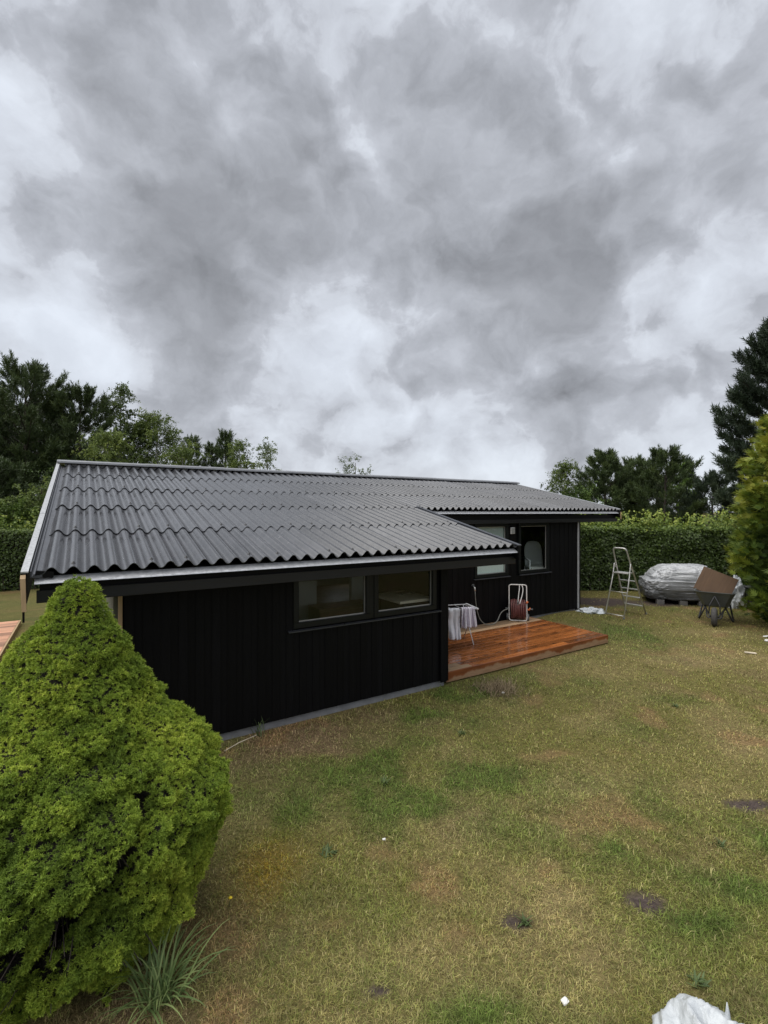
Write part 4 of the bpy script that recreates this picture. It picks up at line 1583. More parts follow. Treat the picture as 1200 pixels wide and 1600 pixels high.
def pine(x, y, h, rad, z_low, seed, label, mat='pine', tuft=0.20, dens=1.0, shape='cone', droop=0.1, name='pine_tree', tint0=0.4, nneed=9, cat='tree', up_tip=0.5, group='trees beyond the hedges', gap=0.40):
    r = np.random.default_rng(seed)
    root = empty(name, (x, y, 0), r.uniform(0, 6.28), label, cat, group)
    V, F = [], []
    bend = r.uniform(-0.02, 0.02, 2) * h
    trunk = lambda z: np.array([bend[0] * (z / h) ** 2, bend[1] * (z / h) ** 2, z])
    zs = np.linspace(0, h * 0.98, 9)
    frustum_rings(V, F, [trunk(z) for z in zs], [max(0.012, 0.016 * h * (1 - z / h) ** 0.8 + 0.01) for z in zs], 7)
    P_, D_, T_, S_ = [], [], [], []
    z = z_low
    while z < h * 0.97:
        f = (z - z_low) / max(0.1, h - z_low)
        if shape == 'cone':
            Lm = rad * (1 - f) ** 0.75 + 0.12
        elif shape == 'dome':
            Lm = rad * (1 - f ** 1.7) ** 0.75 * (0.72 + 0.28 * min(1, f * 3)) + 0.10
        else:
            Lm = rad * (1 - f) * 0.9 + 0.08
        nb = int(r.integers(4, 7))
        a0 = r.uniform(0, 6.28)
        for b in range(nb):
            az = a0 + 6.283 * b / nb + r.uniform(-0.35, 0.35)
            L = Lm * r.uniform(0.55, 1.15)
            p0 = trunk(z + r.uniform(-0.15, 0.15))
            od = np.array([math.cos(az), math.sin(az), 0])
            sidev = np.array([-od[1], od[0], 0])
            pts = []
            for k in range(6):
                q = k / 5
                rise = L * ((0.30 - droop * (1 - f)) * q + up_tip * (0.2 + 0.8 * f) * q ** 2.4)
                pts.append(p0 + od * L * q + np.array([0, 0, rise]))
            frustum_rings(V, F, pts, [max(0.005, 0.013 * L * (1 - 0.8 * k / 5) + 0.004) for k in range(6)], 4)
            pts = np.array(pts)
            # side twigs, each ending in a cluster of upturned shoots
            ntw = max(2, int(dens * (2.4 + L * 4.4)))
            bt = r.normal(0, 0.07)
            for tw in range(ntw):
                q = r.uniform(0.3, 1.0) ** 0.7 if tw else 1.0
                sg_ = min(int(q * 5), 4)
                p = pts[sg_] + (pts[sg_ + 1] - pts[sg_]) * (q * 5 - sg_)
                sk = r.normal(0, 0.7) if tw else 0.0
                tl = (0.10 + 0.30 * L * (1.05 - q)) * r.uniform(0.5, 1.2)
                e = p + sidev * sk * tl + od * tl * 0.45 + np.array([0, 0, r.uniform(0.0, 0.25) * tl + r.normal(0, 0.05)])
                nsh = int(r.integers(3, 6))
                up = np.array([0, 0, 0.75 + 0.65 * f])
                w_ = r.uniform(0.25, 1.0, nsh)
                pp = p[None] + (e - p)[None] * w_[:, None] + r.normal(0, 0.05, (nsh, 3))
                dd = od[None] * 0.55 + sidev[None] * sk * 0.4 + up[None] + r.normal(0, 0.35, (nsh, 3))
                P_.append(pp)
                D_.append(dd)
                S_.append(r.uniform(0.6, 1.2, nsh) * (0.75 + 0.4 * q))
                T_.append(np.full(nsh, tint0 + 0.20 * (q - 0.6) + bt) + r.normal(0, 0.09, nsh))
        z += r.uniform(0.75, 1.25) * gap * (0.55 + 0.45 * min(1, (h - z) / 3))
    for k in range(9):
        P_.append(trunk(h * (0.90 + 0.011 * k))[None] + r.normal(0, 0.03, (1, 3)))
        D_.append(np.array([[r.normal(0, .12), r.normal(0, .12), 1]]))
        T_.append(np.array([tint0]))
        S_.append(np.array([1.1]))
    P_, D_, T_, S_ = np.concatenate(P_), np.concatenate(D_), np.concatenate(T_), np.concatenate(S_)
    parts = []
    for k in range(2):
        tv, tf, tt_ = brush(tuft * 1.55, tuft * 0.62, tuft * 0.15, 12, seed * 3 + k)
        sel = np.arange(k, len(P_), 2)
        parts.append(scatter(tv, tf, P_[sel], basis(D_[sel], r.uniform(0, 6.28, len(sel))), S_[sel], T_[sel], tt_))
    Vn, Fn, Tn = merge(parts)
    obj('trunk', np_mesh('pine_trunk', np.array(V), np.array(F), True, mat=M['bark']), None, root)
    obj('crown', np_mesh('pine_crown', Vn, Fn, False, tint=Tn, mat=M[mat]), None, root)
    return root


def broadleaf(x, y, h, rad, z_low, seed, label, mat='birch', leaf=0.09, count=9000, weep=0.5, bark='bark_light', name='birch_tree', cat='tree', clumps=60, shape=1.0, tint0=0.45, sparse_top=0.0, group='trees beyond the hedges', loose=0.16):
    r = np.random.default_rng(seed)
    root = empty(name, (x, y, 0), r.uniform(0, 6.28), label, cat, group)
    V, F = [], []
    bend = r.uniform(-0.05, 0.05, 2) * h
    trunk = lambda z: np.array([bend[0] * (z / h) ** 2, bend[1] * (z / h) ** 2, z])
    zs = np.linspace(0, h * 0.95, 8)
    frustum_rings(V, F, [trunk(z) for z in zs], [max(0.01, 0.013 * h * (1 - z / h) + 0.01) for z in zs], 7)
    P_, D_, T_ = [], [], []
    count = int(count * 1.7)
    per = max(1, count // clumps)
    for c in range(clumps):
        f = r.uniform(0, 1) ** 0.8
        zc = z_low + (h - z_low) * f
        Rm = rad * (math.sin(math.pi * (0.16 + 0.82 * f)) ** 0.8) * shape
        az = r.uniform(0, 6.283)
        rr = Rm * math.sqrt(r.uniform(0.12, 1.0))
        p0 = trunk(max(0.1, zc - rr * 0.6))
        tipp = trunk(min(zc, h * 0.97)) + np.array([math.cos(az) * rr, math.sin(az) * rr, 0.0])
        mid = (p0 + tipp) / 2 + np.array([0, 0, 0.10 * rr])
        end = tipp + np.array([math.cos(az), math.sin(az), -weep]) * 0.25 * (0.3 + rr)
        frustum_rings(V, F, [p0, mid, tipp, end], [0.012 + 0.010 * rr, 0.008 + 0.005 * rr, 0.006, 0.003], 4)
        nl = int(per * r.uniform(0.5, 1.5))
        q = r.uniform(0.1, 1.0, nl)
        path = np.where((q < 0.6)[:, None], mid[None] + (tipp - mid)[None] * (q / 0.6)[:, None], tipp[None] + (end - tipp)[None] * ((q - 0.6) / 0.4)[:, None])
        sg = loose * (0.7 + rad * 0.35)
        ns_ = max(3, nl // 22)                      # hanging twigs, each a string of leaves
        k_ = r.integers(0, ns_, nl)
        so_ = r.normal(0, 1, (ns_, 3)) * np.array([sg, sg, sg * 0.7])
        sq = r.uniform(0.1, 1.0, ns_)
        q = np.clip(sq[k_] + r.normal(0, 0.03, nl), 0, 1)
        path = np.where((q < 0.6)[:, None], mid[None] + (tipp - mid)[None] * (q / 0.6)[:, None], tipp[None] + (end - tipp)[None] * ((q - 0.6) / 0.4)[:, None])
        lq = r.uniform(0, 1, nl)
        sd2 = r.normal(0, 0.5, (ns_, 3)) + np.array([math.cos(az) * 0.5, math.sin(az) * 0.5, 0.55 - 1.5 * weep])
        pp = path + so_[k_] + sd2[k_] * (lq * (0.22 + 0.14 * rad))[:, None] + r.normal(0, 0.035, (nl, 3))
        P_.append(pp)
        D_.append(r.normal(0, 0.7, (nl, 3)) + np.array([0, 0, 0.6]))
        T_.append(tint0 + r.normal(0, 0.13) + r.normal(0, 0.13, nl))
    P_, D_, T_ = np.concatenate(P_), np.concatenate(D_), np.concatenate(T_)
    tv, tf = leaf_tmpl(leaf, leaf * 0.66)
    Vn, Fn, Tn = scatter(tv, tf, P_, basis(D_, r.uniform(0, 6.28, len(P_))), r.uniform(0.65, 1.3, len(P_)), T_)
    obj('trunk', np_mesh('tree_trunk', np.array(V), np.array(F), True, mat=M[bark]), None, root)
    obj('crown', np_mesh('tree_crown', Vn, Fn, False, tint=Tn, mat=M[mat]), None, root)
    return root


def at(u, Y):
    return (u - 600) / 741.2 * Y


def top(v, Y):
    return CAM_H + (800 - v) / 741.2 * Y


# left group
pine(at(40, 23), 23, top(580, 23), 3.6, 1.0, 11, 'tallest dark pine at the far left above the hedge', dens=2.0, shape='dome', tuft=0.22)
pine(at(-70, 22), 22, top(610, 22), 3.4, 1.0, 12, 'dark pine cut by the left edge of the picture', dens=1.8, shape='dome', tuft=0.22)
pine(at(122, 24), 24, top(618, 24), 3.0, 0.8, 13, 'dark pine right of the tallest left pine, over the gable', dens=1.9, shape='dome', tuft=0.22)
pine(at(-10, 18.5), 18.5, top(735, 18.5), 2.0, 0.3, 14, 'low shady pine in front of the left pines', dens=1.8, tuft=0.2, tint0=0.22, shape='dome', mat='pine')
broadleaf(at(70, 17.6), 17.6, top(755, 17.6), 1.5, 0.3, 15, 'loose pale green shrub between left hedge and roof verge', 'birch', 0.08, 7000, 0.5, 'bark', 'leafy_shrub', 'shrub', 60, tint0=0.48)
broadleaf(at(18, 16.6), 16.6, top(790, 16.6), 1.0, 0.4, 16, 'low hazel shrub leaning over the left hedge', 'broad', 0.09, 4200, 0.3, 'bark', 'leafy_shrub', 'shrub', 40, tint0=0.6)
broadleaf(at(168, 21), 21, top(672, 21), 1.45, 0.6, 17, 'pale green birch just above the left end of the ridge', 'birch', 0.085, 11000, 0.75, tint0=0.58, clumps=90)
broadleaf(at(186, 25), 25, top(598, 25), 1.1, 1.5, 18, 'slender dark birch with a thin pointed top', 'birch', 0.09, 6000, 0.5, tint0=0.26, clumps=70)
broadleaf(at(246, 25), 25, top(640, 25), 1.75, 1.0, 19, 'full weeping birch above the ridge, right of the slender one', 'birch', 0.09, 15000, 0.9, tint0=0.42, clumps=110)
broadleaf(at(215, 26), 26, top(660, 26), 1.3, 1.0, 190, 'dusky birch between the slender and the full one', 'birch', 0.09, 8000, 0.8, tint0=0.32, clumps=70)
broadleaf(at(285, 24), 24, top(690, 24), 1.2, 0.8, 191, 'low pale birch right of the full weeping one', 'birch', 0.085, 7500, 0.8, tint0=0.5, clumps=70)
pine(at(297, 26), 26, top(682, 26), 0.75, 2.5, 20, 'small dark pine tip beside the weeping birch', dens=1.3, tuft=0.17)
pine(at(351, 27), 27, top(677, 27), 0.75, 1.8, 21, 'thin spiky pine standing above the middle of the ridge', dens=1.4, tuft=0.18)
pine(at(328, 27.5), 27.5, top(697, 27.5), 0.9, 1.8, 22, 'bushy short pine left of the thin spiky one', dens=1.4, tuft=0.18)
broadleaf(at(380, 26), 26, top(690, 26), 0.95, 1.2, 23, 'light green bushy tree right of the thin spiky pine', 'birch', 0.08, 6500, 0.3, tint0=0.5, clumps=60)
broadleaf(at(418, 27), 27, top(688, 27), 1.0, 1.2, 24, 'airy pale birch where the treeline ends at the ridge', 'birch', 0.075, 4200, 0.6, tint0=0.45, clumps=55)
broadleaf(at(556, 25), 25, top(716, 25), 0.85, 2.2, 25, 'lone sparse treetop peeping over the ridge', 'birch', 0.075, 2200, 0.1, 'bark', clumps=34, tint0=0.36)

pine(at(70, 27), 27, top(640, 27), 3.0, 0.5, 111, 'dark pine between the two tallest left pines, further back', dens=2.2, shape='dome', tuft=0.24)
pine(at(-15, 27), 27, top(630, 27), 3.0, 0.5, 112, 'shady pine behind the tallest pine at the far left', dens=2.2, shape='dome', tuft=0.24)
broadleaf(at(125, 20), 20, top(725, 20), 1.6, 0.2, 113, 'dark leafy bush behind the left end of the ridge', 'broad', 0.09, 7000, 0.3, 'bark', 'leafy_shrub', 'shrub', 60, tint0=0.3)

# right group
pine(at(1010, 31), 31, top(745, 31), 2.6, 0.4, 114, 'dark pine low in the gap behind the right group', dens=2.0, shape='dome', tuft=0.24)
broadleaf(at(886, 26), 26, top(722, 26), 1.0, 1.5, 31, 'airy birch left of the dark trees behind the right hedge', 'birch', 0.085, 5600, 0.7, tint0=0.4, clumps=60)
pine(at(945, 27), 27, top(716, 27), 2.1, 0.6, 32, 'rounded dark tree at the left of the right group', mat='pine', dens=2.4, shape='dome', tuft=0.22)
pine(at(988, 28), 28, top(722, 28), 2.0, 0.6, 33, 'dark round pine in the middle of the right group', mat='pine', dens=2.2, shape='dome', tuft=0.22)
pine(at(1038, 25), 25, top(708, 25), 2.0, 0.6, 34, 'broad dark pine with ragged top behind the tarpaulin', mat='pine', dens=2.2, shape='dome', tuft=0.2)
broadleaf(at(905, 25), 25, top(770, 25), 1.4, 0.6, 35, 'low dark bush under the airy birch on the right', 'broad', 0.09, 6000, 0.3, 'bark', 'leafy_shrub', 'shrub', 50, tint0=0.36)
broadleaf(at(1066, 29), 29, top(722, 29), 1.1, 1.5, 36, 'bright green tree behind the ragged dark pine', 'fresh', 0.09, 5500, 0.4, 'bark', 'leafy_tree', clumps=50)
pine(at(1077, 32), 32, top(716, 32), 0.75, 1.5, 37, 'far spruce with a narrow pointed top', mat='pine_blue', dens=1.6, shape='spire', tuft=0.2, name='spruce_tree', up_tip=0.1)
pine(at(1112, 24), 24, top(752, 24), 1.9, 0.6, 38, 'low blue green pine beside the tall right pine', mat='pine_blue', dens=2.0, shape='dome', tuft=0.2)
pine(at(1232, 19), 19, top(505, 19), 2.7, 1.0, 39, 'tall blue green pine at the right edge', mat='pine_blue', dens=2.6, shape='dome', tuft=0.24, gap=0.32, tint0=0.3)


# golden cypress on the right
def cypress(x, y, h, rad, seed, label):
    r = np.random.default_rng(seed)
    root = empty('golden_cypress', (x, y, 0), 0, label, 'conifer')
    n_ = 26000
    nc = n_ // 13
    zc = h * r.uniform(0.015, 1.0, nc)
    tc_ = r.uniform(-math.pi, math.pi, nc)
    fc = zc / h
    Rc = rad * np.minimum(1.0, 0.76 + 1.3 * fc) * (1 - np.clip((fc - 0.40) / 0.60, 0, 1) ** 1.5) ** 0.9 + 0.05
    p = np.stack([np.cos(tc_) * Rc, np.sin(tc_) * Rc, zc], -1)
    lump = np.abs(2 * vn3(p * np.array([1.7, 1.7, 2.6]), seed) - 1)
    lump2 = vn3(p * np.array([4.5, 4.5, 6]), seed + 1)
    dpt = r.exponential(0.09, nc)
    Rc = np.maximum(Rc * (1 + 0.32 * (lump - 0.35) + 0.22 * (lump2 - 0.5)) - dpt, 0.03)
    cen = np.stack([np.cos(tc_) * Rc, np.sin(tc_) * Rc, zc], -1)
    outd = np.stack([np.cos(tc_), np.sin(tc_), 0.25 + r.normal(0, 0.2, nc)], -1)
    kk = r.integers(0, nc, n_)
    along = r.uniform(-0.13, 0.15, n_)
    pos = cen[kk] + outd[kk] * along[:, None] + r.normal(0, 1, (n_, 3)) * np.array([0.07, 0.07, 0.05])
    pos[:, 2] = np.maximum(pos[:, 2], 0.03)
    ctint = r.normal(0, 0.17, nc)
    th, f, lump, dpt = tc_[kk], pos[:, 2] / h, lump[kk], dpt[kk]
    cl = ctint[kk] + 0.9 * along
    dirn = np.stack([np.cos(th), np.sin(th), 0.35 + r.normal(0, 0.35, n_)], -1) + r.normal(0, 0.35, (n_, 3))
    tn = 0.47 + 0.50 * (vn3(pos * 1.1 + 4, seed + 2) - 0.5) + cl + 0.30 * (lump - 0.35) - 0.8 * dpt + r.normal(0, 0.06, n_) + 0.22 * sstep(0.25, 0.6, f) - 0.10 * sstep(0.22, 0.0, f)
    # fan spray: blades spread in a plane
    Vt, Ft, Tt = [], [], []
    for k in range(7):
        a = -0.95 + 1.9 * k / 6
        L = 0.145 * (1 - 0.3 * abs(a))
        d = np.array([0.12 * math.sin(k * 2.1), math.sin(a), math.cos(a)])
        s_ = np.array([0, math.cos(a), -math.sin(a)]) * 0.014
        b0 = np.array([0, 0, 0.045 * (1 - abs(a))])
        i = len(Vt)
        Vt += [b0 - s_, b0 + s_, b0 + d * L]
        Ft += [(i, i + 1, i + 2)]
        Tt += [-0.15, -0.15, 0.16]
    V, F, T = scatter(np.array(Vt), np.array(Ft), pos, basis(dirn, r.uniform(0, 6.28, n_)), r.uniform(0.65, 1.3, n_), tn, np.array(Tt))
    obj('crown', np_mesh('cypress_crown', V, F, False, tint=T, mat=M['thuja']), None, root)
    m = MB()
    m.lathe([(0.02, 0.12)] + [(max(0.02, (rad * min(1.0, 0.76 + 1.3 * q) * (1 - max(0, (q - .40) / .60) ** 1.5) ** 0.9) * 0.72), h * q) for q in (0.05, 0.15, 0.3, 0.45, 0.6, 0.75, 0.9)] + [(0.01, h * 0.95)], seg=16)
    m.build('dead_interior', M['deadwood'], root)
    MB().tube([(0, 0, 0), (0, 0, 0.5)], [0.12, 0.1]).build('trunk', M['bark'], root)
    return root


cypress(10.22, 10.15, 6.9, 1.92, 61, 'yellow green golden cypress cut by the right edge')

# ------------------------------------------------------------------ step ladder
ld = empty('step_ladder', (6.5, 12.25, gz(6.5, 12.25)), math.atan2(-0.58, -0.82), 'aluminium step ladder with a hoop, standing open on the lawn', 'ladder')


def lp(k, w_, z):
    return (k, w_, z)


hw0, hw1 = 0.26, 0.165
TOPZ, TOPK = 1.70, 0.80
kz = lambda z: TOPK * z / TOPZ
wz = lambda z: hw0 + (hw1 - hw0) * z / TOPZ
hoop = arc_path([lp(0, -hw0, 0), lp(TOPK, -hw1, TOPZ), lp(TOPK, hw1, TOPZ), lp(0, hw0, 0)], 0.09, 6)
MB().tube(hoop, 0.019, seg=8).build('hoop_frame', M['alu'], ld)
for z in (0.215, 0.43, 0.645, 0.86):
    MB().box((kz(z), 0, z), (0.085, 2 * wz(z) - 0.02, 0.024), bevel=0.004).build('step', M['alu'], ld)
MB().box((kz(1.075) + 0.12, 0, 1.075), (0.27, 2 * wz(1.07) - 0.03, 0.028), bevel=0.005).build('platform', M['alu'], ld)
for sg in (-1, 1):
    MB().tube(arc_path([(kz(1.33) - 0.01, sg * (wz(1.33) + 0.02), 1.20), (0.655, sg * 0.205, 1.32), (0.72, sg * 0.21, 1.0), (1.03, sg * 0.235, 0)], 0.05, 4), 0.016, seg=8).build('rear_leg', M['alu'], ld)
    MB().box((1.03, sg * 0.235, 0.02), (0.04, 0.04, 0.04), bevel=0.006).build('foot', M['grey_plastic'], ld)
    MB().box((0.0, sg * hw0, 0.02), (0.045, 0.045, 0.04), bevel=0.006).build('foot', M['grey_plastic'], ld)
MB().tube([(1.0, -0.235, 0.07), (1.0, 0.235, 0.07)], 0.010, seg=6).build('brace', M['alu'], ld)
MB().tube([(0.87, -0.222, 0.62), (0.87, 0.222, 0.62)], 0.008, seg=6).build('brace', M['alu'], ld)

# ------------------------------------------------------------------ wheelbarrow, wheel towards the camera
wb = empty('wheelbarrow', (7.52, 10.80, gz(7.5, 10.8)), R(-37), 'grey wheelbarrow with black legs beside the golden cypress', 'wheelbarrow')
wb.scale = (1.1, 1.1, 1.1)
# local: x right, y away from the wheel, z up
m = MB()
prof_t = [(0.075, 0.0), (0.09, 0.0), (0.155, 0.012), (0.185, 0.03)]
m.lathe([(0.10, -0.045), (0.155, -0.052), (0.185, -0.035), (0.195, 0.0), (0.185, 0.035), (0.155, 0.052), (0.10, 0.045), (0.10, -0.045)], (0, 0, 0.195), 'X', 28)
wh = m.build('wheel', M['tyre'], wb)
m = MB()
m.lathe([(0.0, -0.05), (0.03, -0.05), (0.035, -0.02), (0.10, -0.03), (0.10, 0.03), (0.035, 0.02), (0.03, 0.05), (0.0, 0.05)], (0, 0, 0.195), 'X', 20)
m.build('hub', M['grey_plastic'], wh)
# tub: tapered pan, open above
m = MB()
def ring(w_, y0, y1, z, c=0.07):
    pts = [(-w_ + c, y0), (w_ - c, y0), (w_, y0 + c), (w_, y1 - c), (w_ - c, y1), (-w_ + c, y1), (-w_, y1 - c), (-w_, y0 + c)]
    return [m.bm.verts.new((x_, y_, z)) for x_, y_ in pts]
outer = [ring(0.20, 0.42, 0.85, 0.335, 0.06), ring(0.235, 0.36, 0.92, 0.36), ring(0.325, 0.20, 1.02, 0.60), ring(0.355, 0.14, 1.06, 0.665), ring(0.372, 0.12, 1.08, 0.672), ring(0.372, 0.12, 1.08, 0.685),
         ring(0.345, 0.15, 1.05, 0.68), ring(0.31, 0.22, 1.01, 0.60), ring(0.22, 0.38, 0.90, 0.37)]
for A, B in zip(outer, outer[1:]):
    for k in range(8):
        m.bm.faces.new((A[k], A[(k + 1) % 8], B[(k + 1) % 8], B[k]))
m.bm.faces.new(outer[0][::-1])
m.bm.faces.new(outer[-1])
m.build('tub', M['barrow'], wb)
for sg in (-1, 1):
    MB().tube(arc_path([(sg * 0.07, 0.0, 0.195), (sg * 0.16, 0.30, 0.30), (sg * 0.25, 0.95, 0.40), (sg * 0.28, 1.45, 0.62)], 0.08), 0.016, seg=8).build('handle_tube', M['steel_black'], wb)
    MB().tube(arc_path([(sg * 0.17, 0.52, 0.33), (sg * 0.30, 0.60, 0.02), (sg * 0.31, 0.78, 0.02), (sg * 0.23, 0.98, 0.40)], 0.05), 0.017, seg=8).build('leg', M['steel_black'], wb)
    MB().tube([(sg * 0.0, 0.16, 0.60), (sg * 0.09, 0.18, 0.40), (sg * 0.10, 0.08, 0.22)], 0.013, seg=6).build('stay', M['steel_black'], wb)
    MB().tube([(sg * 0.285, 1.38, 0.59), (sg * 0.29, 1.52, 0.65)], 0.022, seg=8).build('grip', M['rubber'], wb)
MB().tube(arc_path([(-0.15, 0.16, 0.30), (-0.12, -0.02, 0.17), (0.12, -0.02, 0.17), (0.15, 0.16, 0.30)], 0.05), 0.013, seg=6).build('wheel_guard', M['steel_black'], wb)
# brown board standing in it
bd = MB().box((0, 0, 0.29), (0.73, 0.018, 0.58), bevel=0.002).build('plywood_board', M['plywood'])
bd.location = (7.81, 11.36, 0.615)
bd.rotation_euler = (R(-8), R(22), R(-36))
tag(bd, 'brown plywood board leaning out of the wheelbarrow', 'board')

# ------------------------------------------------------------------ stack under a silver tarpaulin
tp = empty('covered_stack', (8.55, 13.75, 0), R(-16), 'low stack wrapped in a crumpled silver tarpaulin by the hedge', 'covered stack')
nu, nv = 220, 90
V, F = [], []
for j in range(nv):
    q = j / (nv - 1)
    for i in range(nu):
        a = 2 * math.pi * i / nu
        ca, sa = math.cos(a), math.sin(a)
        e = 0.36
        ux = math.copysign(abs(ca) ** e, ca)
        uy = math.copysign(abs(sa) ** e, sa)
        # stacked outline: skirt, belly, then a narrower mound
        if q < 0.16:
            z = 0.11 + 0.26 * q / 0.16
            k = 0.93 + 0.08 * math.sin(q / 0.16 * 1.6)
        elif q < 0.44:
            z = 0.37 + 0.30 * (q - 0.16) / 0.28
            k = 1.0 + 0.02 * math.sin((q - 0.16) * 22)
        elif q < 0.52:
            z = 0.67 + 0.03 * (q - 0.44) / 0.08
            k = 1.0 - 0.15 * (q - 0.44) / 0.08
        elif q < 0.74:
            f = (q - 0.52) / 0.22
            z = 0.70 + 0.25 * f
            k = 0.85 - 0.10 * f ** 1.5
        elif q < 0.86:
            f = (q - 0.74) / 0.12
            z = 0.95 + 0.14 * f ** 0.7
            k = 0.75 - 0.22 * f
        else:
            f = (q - 0.86) / 0.14
            z = 1.09 + 0.02 * f
            k = 0.53 * (1 - f)
        V.append((ux * 0.98 * k, uy * 0.62 * k, z))
V = np.array(V)
rad_ = V[:, :2] / np.maximum(np.linalg.norm(V[:, :2], axis=1, keepdims=True), 0.05)
fold = 0.065 * (np.abs(2 * vn3(V * np.array([2.2, 2.2, 6.5]), 201) - 1) - 0.3) + 0.030 * (np.abs(2 * vn3(V * np.array([9, 9, 5.0]), 202) - 1) - 0.3) + 0.035 * (np.abs(2 * vn3(V * np.array([14, 14, 22]), 206) - 1) - 0.3) + 0.02 * (np.abs(2 * vn3(V * 34, 203) - 1) - 0.3)
low = (1 - sstep(0.15, 0.42, V[:, 2]))
fold = fold + low * 0.06 * (np.abs(2 * vn3(V * np.array([7, 7, 1.0]), 204) - 1) - 0.3)
V[:, 0] += 0.10 * sstep(0.7, 1.1, V[:, 2]) + 0.06 * (vn3(V * 1.7, 209) - 0.5)
V[:, 2] += 0.12 * (vn3(V * np.array([2.2, 2.2, 0.6]), 210) - 0.5) * sstep(0.5, 1.0, V[:, 2])
V[:, :2] += rad_ * fold[:, None]
V[:, 2] += 0.5 * fold * sstep(0.5, 1.0, V[:, 2]) + low * 0.05 * (vn3(V * np.array([4, 4, 0.0]), 205) - 0.5)
V[:, 2] = 0.035 + V[:, 2] * 0.93
ids = np.arange(nu * nv).reshape(nv, nu)
F = np.stack([ids[:-1], np.roll(ids, -1, 1)[:-1], np.roll(ids, -1, 1)[1:], ids[1:]], -1).reshape(-1, 4)
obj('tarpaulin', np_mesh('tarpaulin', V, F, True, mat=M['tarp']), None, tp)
for (bx, by) in ((-0.62, -0.50), (-0.05, -0.52), (0.42, -0.50), (0.8, -0.46)):
    MB().box((bx, by, 0.06), (0.19, 0.2, 0.13), bevel=0.008).build('block', M['block'], tp)
MB().box((0, 0, 0.25), (1.7, 0.9, 0.26)).build('pallet', M['dark_item'], tp)


def crumple(name, loc, size, seed, mat, label, cat, spikes=0.35, flat=1.0, rz=0.0):
    r = np.random.default_rng(seed)
    nu, nv = 72, 40
    TH_, PH_ = np.meshgrid(np.linspace(0, 2 * math.pi, nu, endpoint=False), np.linspace(0.0, math.pi * 0.5, nv))
    D_ = np.stack([np.cos(TH_) * np.cos(PH_), np.sin(TH_) * np.cos(PH_), np.sin(PH_) * flat], -1)
    k = 1 + spikes * (0.7 - 2.2 * np.abs(2 * vn3(D_ * 2.2 + seed, seed) - 1)) + spikes * 0.7 * (0.3 - np.abs(2 * vn3(D_ * 5 + seed, seed + 1) - 1)) + 0.35 * spikes * (0.3 - np.abs(2 * vn3(D_ * 12, seed + 2) - 1))
    P = D_ * k[..., None] * np.array(size)
    P[0, :, 2] = 0.0
    ids = np.arange(nu * nv).reshape(nv, nu)
    F = np.stack([ids[:-1], np.roll(ids, -1, 1)[:-1], np.roll(ids, -1, 1)[1:], ids[1:]], -1).reshape(-1, 4)
    o = obj(name, np_mesh(name, P.reshape(-1, 3), F, True, mat=mat), None, None, loc, (0, 0, rz))
    return tag(o, label, cat)


cx, cy, _ = W(6.20, 2.30)
crumple('plastic_sheet', (cx, cy, gz(cx, cy) - 0.01), (0.36, 0.17, 0.12), 301, M['bag'], 'crumpled white plastic lying at the corner of the house', 'plastic sheet', 0.30, 1.0, 0.2)
crumple('plastic_sack', (9.55, 12.9, 0), (0.24, 0.22, 0.72), 302, M['bag'], 'white plastic sack between wheelbarrow and golden cypress', 'sack', 0.3, 1.0)
o = MB()
o.box((0, 0, 0.28), (0.9, 0.6, 0.56), bevel=0.03)
o.box((0, 0, 0.585), (0.96, 0.66, 0.05), bevel=0.015)
o = o.build('black_crate', M['dark_item'], None, (10.2, 12.7, 0), (0, 0, 0.3))
tag(o, 'black lidded crate half hidden behind the golden cypress', 'crate')
# plastic bag close to the camera, bottom right
crumple('plastic_bag', (1.50, 2.19, 0.0), (0.26, 0.22, 0.262), 305, M['bag'], 'crumpled pale plastic bag at the bottom right corner', 'plastic bag', 0.13, 1.0, 0.4)

bag_ = bpy.data.objects['plastic_bag']
rot_ = Matrix.Rotation(-0.4, 3, 'Z')
lp_ = [rot_ @ (Vector(p) - Vector(bag_.location)) for p in ((1.600, 2.26, 0.10), (1.648, 2.275, 0.15), (1.655, 2.285, 0.195), (1.652, 2.285, 0.238))]
MB().tube(lp_, [0.040, 0.020, 0.009, 0.002], seg=7).build('loose_corner', M['bag'], bag_)

# ------------------------------------------------------------------ hose reel on the deck
hr = empty('hose_reel', W(3.62, 2.36, DZ), -0.22, 'pale tube framed hose reel with maroon hose on the deck', 'hose reel')
fw, fh = 0.19, 0.80
loop = arc_path([(-0.0, -0.06, 0.02), (-fw, -0.06, 0.02), (-fw, 0.03, 0.45), (-fw, 0.06, fh), (fw, 0.06, fh), (fw, 0.03, 0.45), (fw, -0.06, 0.02), (0.0, -0.06, 0.02)], 0.055, 5)
MB().tube(loop, 0.0125, seg=8).build('frame', M['tubewhite'], hr)
m = MB()
for k in range(9):
    xx = -0.142 + 0.284 * k / 8
    for (rr, ph) in ((0.165, 0.0), (0.135, 0.6)):
        pts = []
        for i in range(22):
            a = 2 * math.pi * i / 22 + ph
            wob = 0.006 * math.sin(3 * a + k * 1.7)
            pts.append((xx + 0.006 * math.sin(a * 2 + k), 0.02 + (rr + wob) * math.cos(a), 0.26 + (rr + wob) * 1.25 * math.sin(a)))
        m.tube(pts, 0.0155, seg=6, closed=True)
m.build('coiled_hose', M['hose'], hr)
